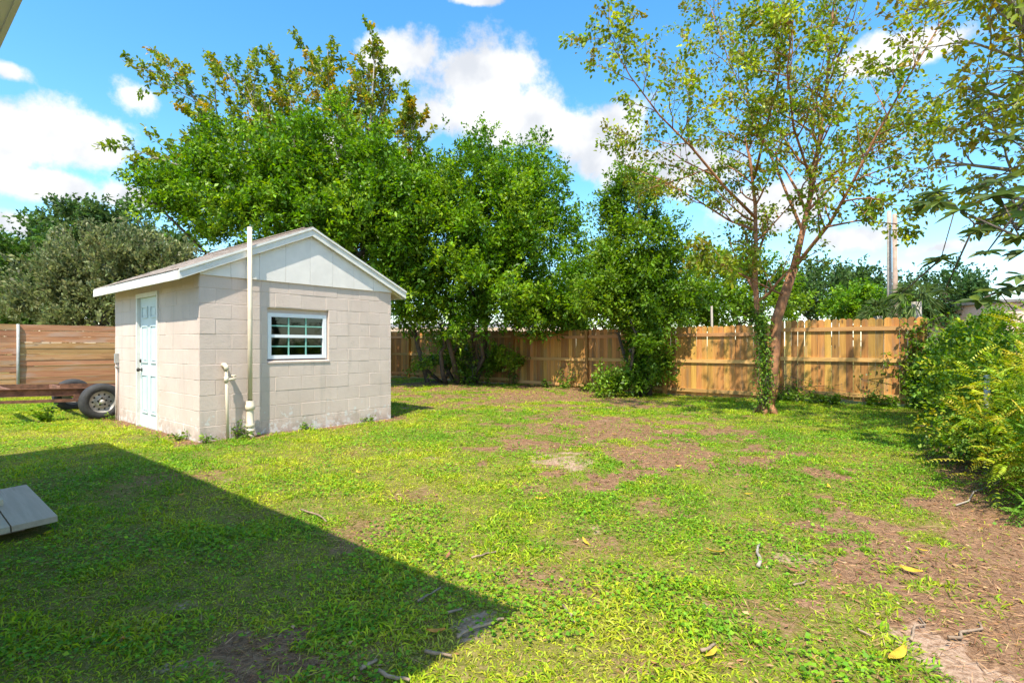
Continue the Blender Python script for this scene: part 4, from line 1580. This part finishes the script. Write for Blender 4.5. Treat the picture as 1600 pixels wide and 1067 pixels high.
def weed(u, v, label, seed, r=.12, h=.16, cols=MIDG, leaf=.05, n=60, group=None):
    rng = np.random.default_rng(seed)
    p = L(u, v)
    p.z = gzf(p.x, p.y)-.01
    root = empty('weed', p, 0, label, 'plant', group)
    mb = MB()
    P = []
    D = []
    for k in range(7):
        a = rng.random()*6.283
        e = Vector((math.cos(a)*r*rng.random(), math.sin(a)*r*rng.random(), h*rng.uniform(.5, 1)))
        mb.tube([(0, 0, 0), e*.5+Vector((0, 0, .02)), e], .003, 4)
        for q in range(n//7):
            t = rng.uniform(.2, 1)
            P.append(tuple(e*t+Vector(rng.normal(size=3))*.02))
            D.append((math.cos(a)+rng.normal()*.7, math.sin(a)+rng.normal()*.7, rng.uniform(-.1, .6)))
    mb.build('stem', 'bark', root)
    P = np.array(P)
    ln = leaf*rng.uniform(.6, 1.3, len(P))
    leaves('leaves', P, np.array(D), ln, ln*.6, palette(cols, len(P), rng, .2), 'leaf', root, rng)


g = 'weeds along the foot of the shed'
WL = ['small weed at the shed corner under the gable wall', 'tall weed between the thin water pipe and the vent pipe', 'small weed at the foot of the tall vent pipe', 'small weed at the wall foot below the shed window',
      'small weed at the far end of the gable wall', 'small weed at the foot of the beige conduit', 'small weed at the foot of the wall between the door and the shed corner']
for k, (u, v) in enumerate([(SH_U+.05, SH_V-.10), (SH_U+.45, SH_V-.08), (SH_U+.52, SH_V-.16), (SH_U+1.45, SH_V-.07), (SH_U+2.6, SH_V-.08), (SH_U-.07, SH_V+3.5), (SH_U-.10, SH_V+.4)]):
    weed(u, v, WL[k], 100+k, group=g, h=.13 if k != 1 else .3)
g = 'weeds along the foot of the picket fence near the reddish trunk'
g2_ = 'weeds along the foot of the picket fence near the vine-wrapped tree'
rw_ = random.Random(3)
for k in range(16):
    weed(BU-.22-rw_.random()*.3, .6+rw_.random()*2.6 if k < 10 else 6.1+rw_.random()*.6+(k-10)*.55, 'bushy weed along the fence foot beside the reddish trunk' if k < 10 else 'bushy weed along the fence foot beside the vine-wrapped tree', 120+k, .22, .28, MIDG, .08, 110, g if k < 10 else g2_)
weed(1.95, 11.5, 'leafy weed growing under the trailer frame', 140, .25, .3, MIDG, .09, 150)

# ------------------------------------------------------------------ lawn
rg = np.random.default_rng(99)


def inside_things(x, y):
    u = x*E1.x+y*E1.y
    v = x*E2.x+y*E2.y
    m = (u > SH_U-.02) & (u < SH_U+SH_W+.02) & (v > SH_V-.02) & (v < SH_V+SH_D+.02)
    m |= (u < HU-.5) & (v > HV+.5) & (v < HV+6.3)
    m |= (u > pu-.94) & (u < pu-.02) & (v > pv+.02) & (v < pv+1.04)
    m |= (u > BU-.02) | (v > LV-.02)
    return m


def scatter(n, y0, y1, k):
    """points over the yard, thinner with distance"""
    y = y0+(y1-y0)*rg.random(n)
    x = (rg.random(n)*2-1)*(y*1.06+.4)
    return x, y


GR = [(.265, .38, .014), (.35, .44, .016), (.19, .34, .013), (.44, .48, .024), (.135, .29, .013), (.42, .42, .06)]
N = 880000
x, y = scatter(N, 1.5, 20.5, 1)
so, sa, ds = cover(x, y)
hole = fbm(x*5.5, y*5.5, 3)
keep = rg.random(N) < (1-.93*sstep(.25, .75, so+(hole-.5)*.8))*(1-.95*sstep(.2, .7, sa+(hole-.5)*.8))*(.72+.5*sstep(.35, .6, hole))
keep &= ~inside_things(x, y)
x, y, ds = x[keep], y[keep], ds[keep]
n = len(x)
tone = .6*fbm(x*.8+50, y*.8+20, 3)+.4*fbm(x*4.1+5, y*4.1+2, 3)
sc = np.clip(.75+y*.055, .8, 1.7)
ln = sc*rg.uniform(.028, .074, n)*(.75+.6*sstep(.4, .7, fbm(x*3+9, y*3+4, 2)))
ln *= 1+.5*sstep(.4, .1, ds)
lean = rg.normal(size=(n, 2))*.95
D = np.stack([lean[:, 0], lean[:, 1], np.full(n, .75)], 1)
P = np.stack([x, y, gz(x, y)-.006], 1)
ci = np.clip((((tone-.5)*2.0+.47)*5.4+rg.normal(size=n)*1.0).astype(int), 0, 5)
order = np.array([4, 2, 0, 1, 3, 5])
C = palette(GR, n, rg, .17, order[ci])
g1 = leaves('grass', P, D, ln, ln*.075+.0034*sc, C, 'grass_blade', None, rg, fold=.25, flat=.3, droop=.35)
tag(g1, 'short patchy yellow-green lawn grass across the yard', 'grass', kind='stuff')
# broad-leaved weeds between the blades
N = 185000
x, y = scatter(N, 1.5, 18, 1)
so, sa, ds = cover(x, y)
wf = fbm(x*1.5+80, y*1.5+60, 4)
keep = rg.random(N) < sstep(.46, .60, wf)*(1-.9*sstep(.3, .7, so))*(1-.9*sa)
keep &= ~inside_things(x, y)
x, y = x[keep], y[keep]
n = len(x)
sc = np.clip(.75+y*.055, .8, 1.6)
P = np.stack([x, y, gz(x, y)+rg.uniform(.004, .035, n)], 1)
a = rg.random(n)*6.283
D = np.stack([np.cos(a), np.sin(a), rg.uniform(-.1, .5, n)], 1)
ln = sc*rg.uniform(.013, .032, n)
C = palette([(.15, .33, .014), (.20, .38, .016), (.26, .43, .02), (.11, .27, .014)], n, rg, .16)
g2 = leaves('ground_cover', P, D, ln, ln*.85, C, 'grass_blade', None, rg, fold=.12, flat=.35, droop=.1)
tag(g2, 'low broad-leaved weeds mixed through the lawn', 'ground cover', kind='stuff')
# straw, pine needles and dead leaves on the bare patches
N = 210000
x, y = scatter(N, 1.5, 19, 1)
so, sa, ds = cover(x, y)
keep = rg.random(N) < np.clip(.06+.95*so-.6*sa, .03, 1)
keep &= ~inside_things(x, y)
x, y = x[keep], y[keep]
n = len(x)
sc = np.clip(.7+y*.06, .8, 1.7)
P = np.stack([x, y, gz(x, y)+rg.uniform(.002, .014, n)], 1)
a = rg.random(n)*6.283
D = np.stack([np.cos(a), np.sin(a), rg.normal(size=n)*.12], 1)
br = rg.random(n) < .10
ln = sc*np.where(br, rg.uniform(.02, .05, n), rg.uniform(.05, .17, n))
wd_ = np.where(br, ln*.45, .0032*sc)
C = palette([(.36, .18, .08), (.22, .105, .05), (.52, .32, .16), (.14, .068, .035), (.40, .22, .11)], n, rg, .2)
g3 = leaves('leaf_litter', P, D, ln, wd_, C, 'dry', None, rg, fold=.1, flat=.25, droop=0)
tag(g3, 'brown straw and dead leaf litter on the bare patches', 'leaf litter', kind='stuff')

# ------------------------------------------------------------------ fallen leaves and sticks lying on the lawn
def fallen_leaf(px, py, size, col, label, seed, group=None):
    rng = np.random.default_rng(seed)
    p = G(px, py)
    p.z = gzf(p.x, p.y)+.022
    m = MB()
    n = 7
    rows = []
    for i in range(n):
        t = i/(n-1)
        w = math.sin(math.pi*min(.98, t*.92+.04))**.8*.155*size
        zc = .10*size*(t-.5)**2*4-.03*size
        rows.append([(size*(t-.5), -w, zc+.05*size), (size*(t-.5), 0, zc), (size*(t-.5), w, zc+.06*size)])
    vs = [v for r in rows for v in r]
    fs = []
    for i in range(n-1):
        for j in range(2):
            a = i*3+j
            fs.append((a, a+1, a+4, a+3))
    m.add(vs, fs)
    o = m.build('fallen_leaf', col, None, p, (rng.normal()*.15, rng.normal()*.15, rng.random()*6.28), smooth=True)
    sm = o.modifiers.new('thick', 'SOLIDIFY')
    sm.thickness = .0012
    tag(o, label, 'leaf', group)


plain('leaf_yellow', (.62, .40, .03), .6, 0, .25, 25, .2)
plain('leaf_orange', (.62, .26, .03), .6, 0, .25, 25, .2)
plain('leaf_brown', (.26, .11, .05), .8, 0, .3, 25, .2)
YL = {(1424, 897): 'yellow leaf on the brown straw by the hedge', (1403, 1030): 'largest yellow leaf, lying beside the pale sand', (1440, 865): 'tiny yellow leaf where grass meets the brown straw',
      (1118, 868): 'yellow leaf near the pale curved stick', (75, 838): 'yellow leaf on the shaded grass beside the plank step'}
OL = {(681, 990): 'orange leaf in the tip of the house shadow', (192, 1002): 'small orange leaf deep in the house shade', (283, 779): 'orange leaf in the shade between plank step and shed', (452, 648): 'orange leaf at the foot of the shed'}
gy_, go_, gb_ = 'yellow leaves fallen on the yard', 'orange leaves fallen on the lawn', 'brown leaves fallen on the lawn'
sd_ = 200
for (px, py, s) in [(1118, 868, .11), (1424, 897, .12), (1403, 1030, .14), (1112, 1028, .09), (915, 848, .08), (845, 783, .09), (1170, 775, .07), (1295, 765, .08), (655, 716, .08), (560, 742, .07), (75, 838, .06), (1440, 865, .07), (960, 680, .08), (1060, 735, .07)]:
    sd_ += 1
    fallen_leaf(px, py, s, 'leaf_yellow', YL.get((px, py), 'small fallen yellow leaf lying in the sunlit lawn'), sd_, None if (px, py) in YL else gy_)
for (px, py, s) in [(681, 990, .085), (192, 1002, .06), (283, 779, .06), (452, 648, .07), (985, 648, .07), (1020, 660, .07)]:
    sd_ += 1
    fallen_leaf(px, py, s, 'leaf_orange', OL.get((px, py), 'fallen orange leaf on the sunlit lawn before the fence'), sd_, None if (px, py) in OL else go_)
for (px, py, s) in [(235, 865, .07), (700, 870, .07), (1330, 760, .08), (1165, 765, .07), (905, 700, .08), (1235, 895, .08), (615, 690, .08), (520, 655, .08), (1400, 690, .1), (1300, 690, .1)]:
    sd_ += 1
    fallen_leaf(px, py, s, 'leaf_brown', 'fallen brown leaf curled on the lawn', sd_, gb_)


def stick(px0, py0, px1, py1, r, label, seed, group=None, mat='stick'):
    rng = np.random.default_rng(seed)
    a, b_ = G(px0, py0), G(px1, py1)
    pts = []
    for i in range(6):
        t = i/5
        p = a.lerp(b_, t)
        p += Vector((rng.normal(), rng.normal(), 0))*(b_-a).length*.035
        p.z = gzf(p.x, p.y)+r*.8+.012
        pts.append(p)
    o = MB().tube([p-a for p in pts], [r*(1-.35*i/5) for i in range(6)], 7).build('stick', mat, None, a, smooth=True)
    tag(o, label, 'stick', group)


gs = 'dead sticks scattered on the lawn'
for k, s in enumerate([(563, 1046, 590, 1033, .012), (664, 1018, 706, 1026, .010), (715, 998, 786, 966, .010), (654, 940, 690, 918, .008), (700, 960, 722, 952, .009),
                       (734, 871, 778, 860, .008), (1096, 1022, 1118, 1010, .010), (880, 950, 900, 975, .008), (1340, 990, 1362, 1000, .007), (1490, 1005, 1535, 980, .009), (470, 800, 512, 820, .010), (1240, 920, 1262, 912, .007), (1420, 1005, 1440, 975, .008), (590, 1050, 640, 1064, .011)]):
    sh = k in (0, 1, 2, 3, 4, 13)
    st_ = k in (8, 9, 12)
    stick(*s[:4], s[4]*.8, 'dead brown stick lying in the house shadow' if sh else 'dead brown stick on the straw-covered soil' if st_ else 'dead brown stick lying in the sunlit lawn', 300+k, gs+(' in the shade' if sh else ' on the straw' if st_ else ' in the sun'))
stick(1181, 892, 1187, 856, .011, 'pale curved stick lying upright in view on the bare soil patch', 320, None, 'pole_wood')
stick(1505, 795, 1548, 745, .006, 'long thin pale twig leaning out of the hedge foot', 321, None, 'pole_wood')
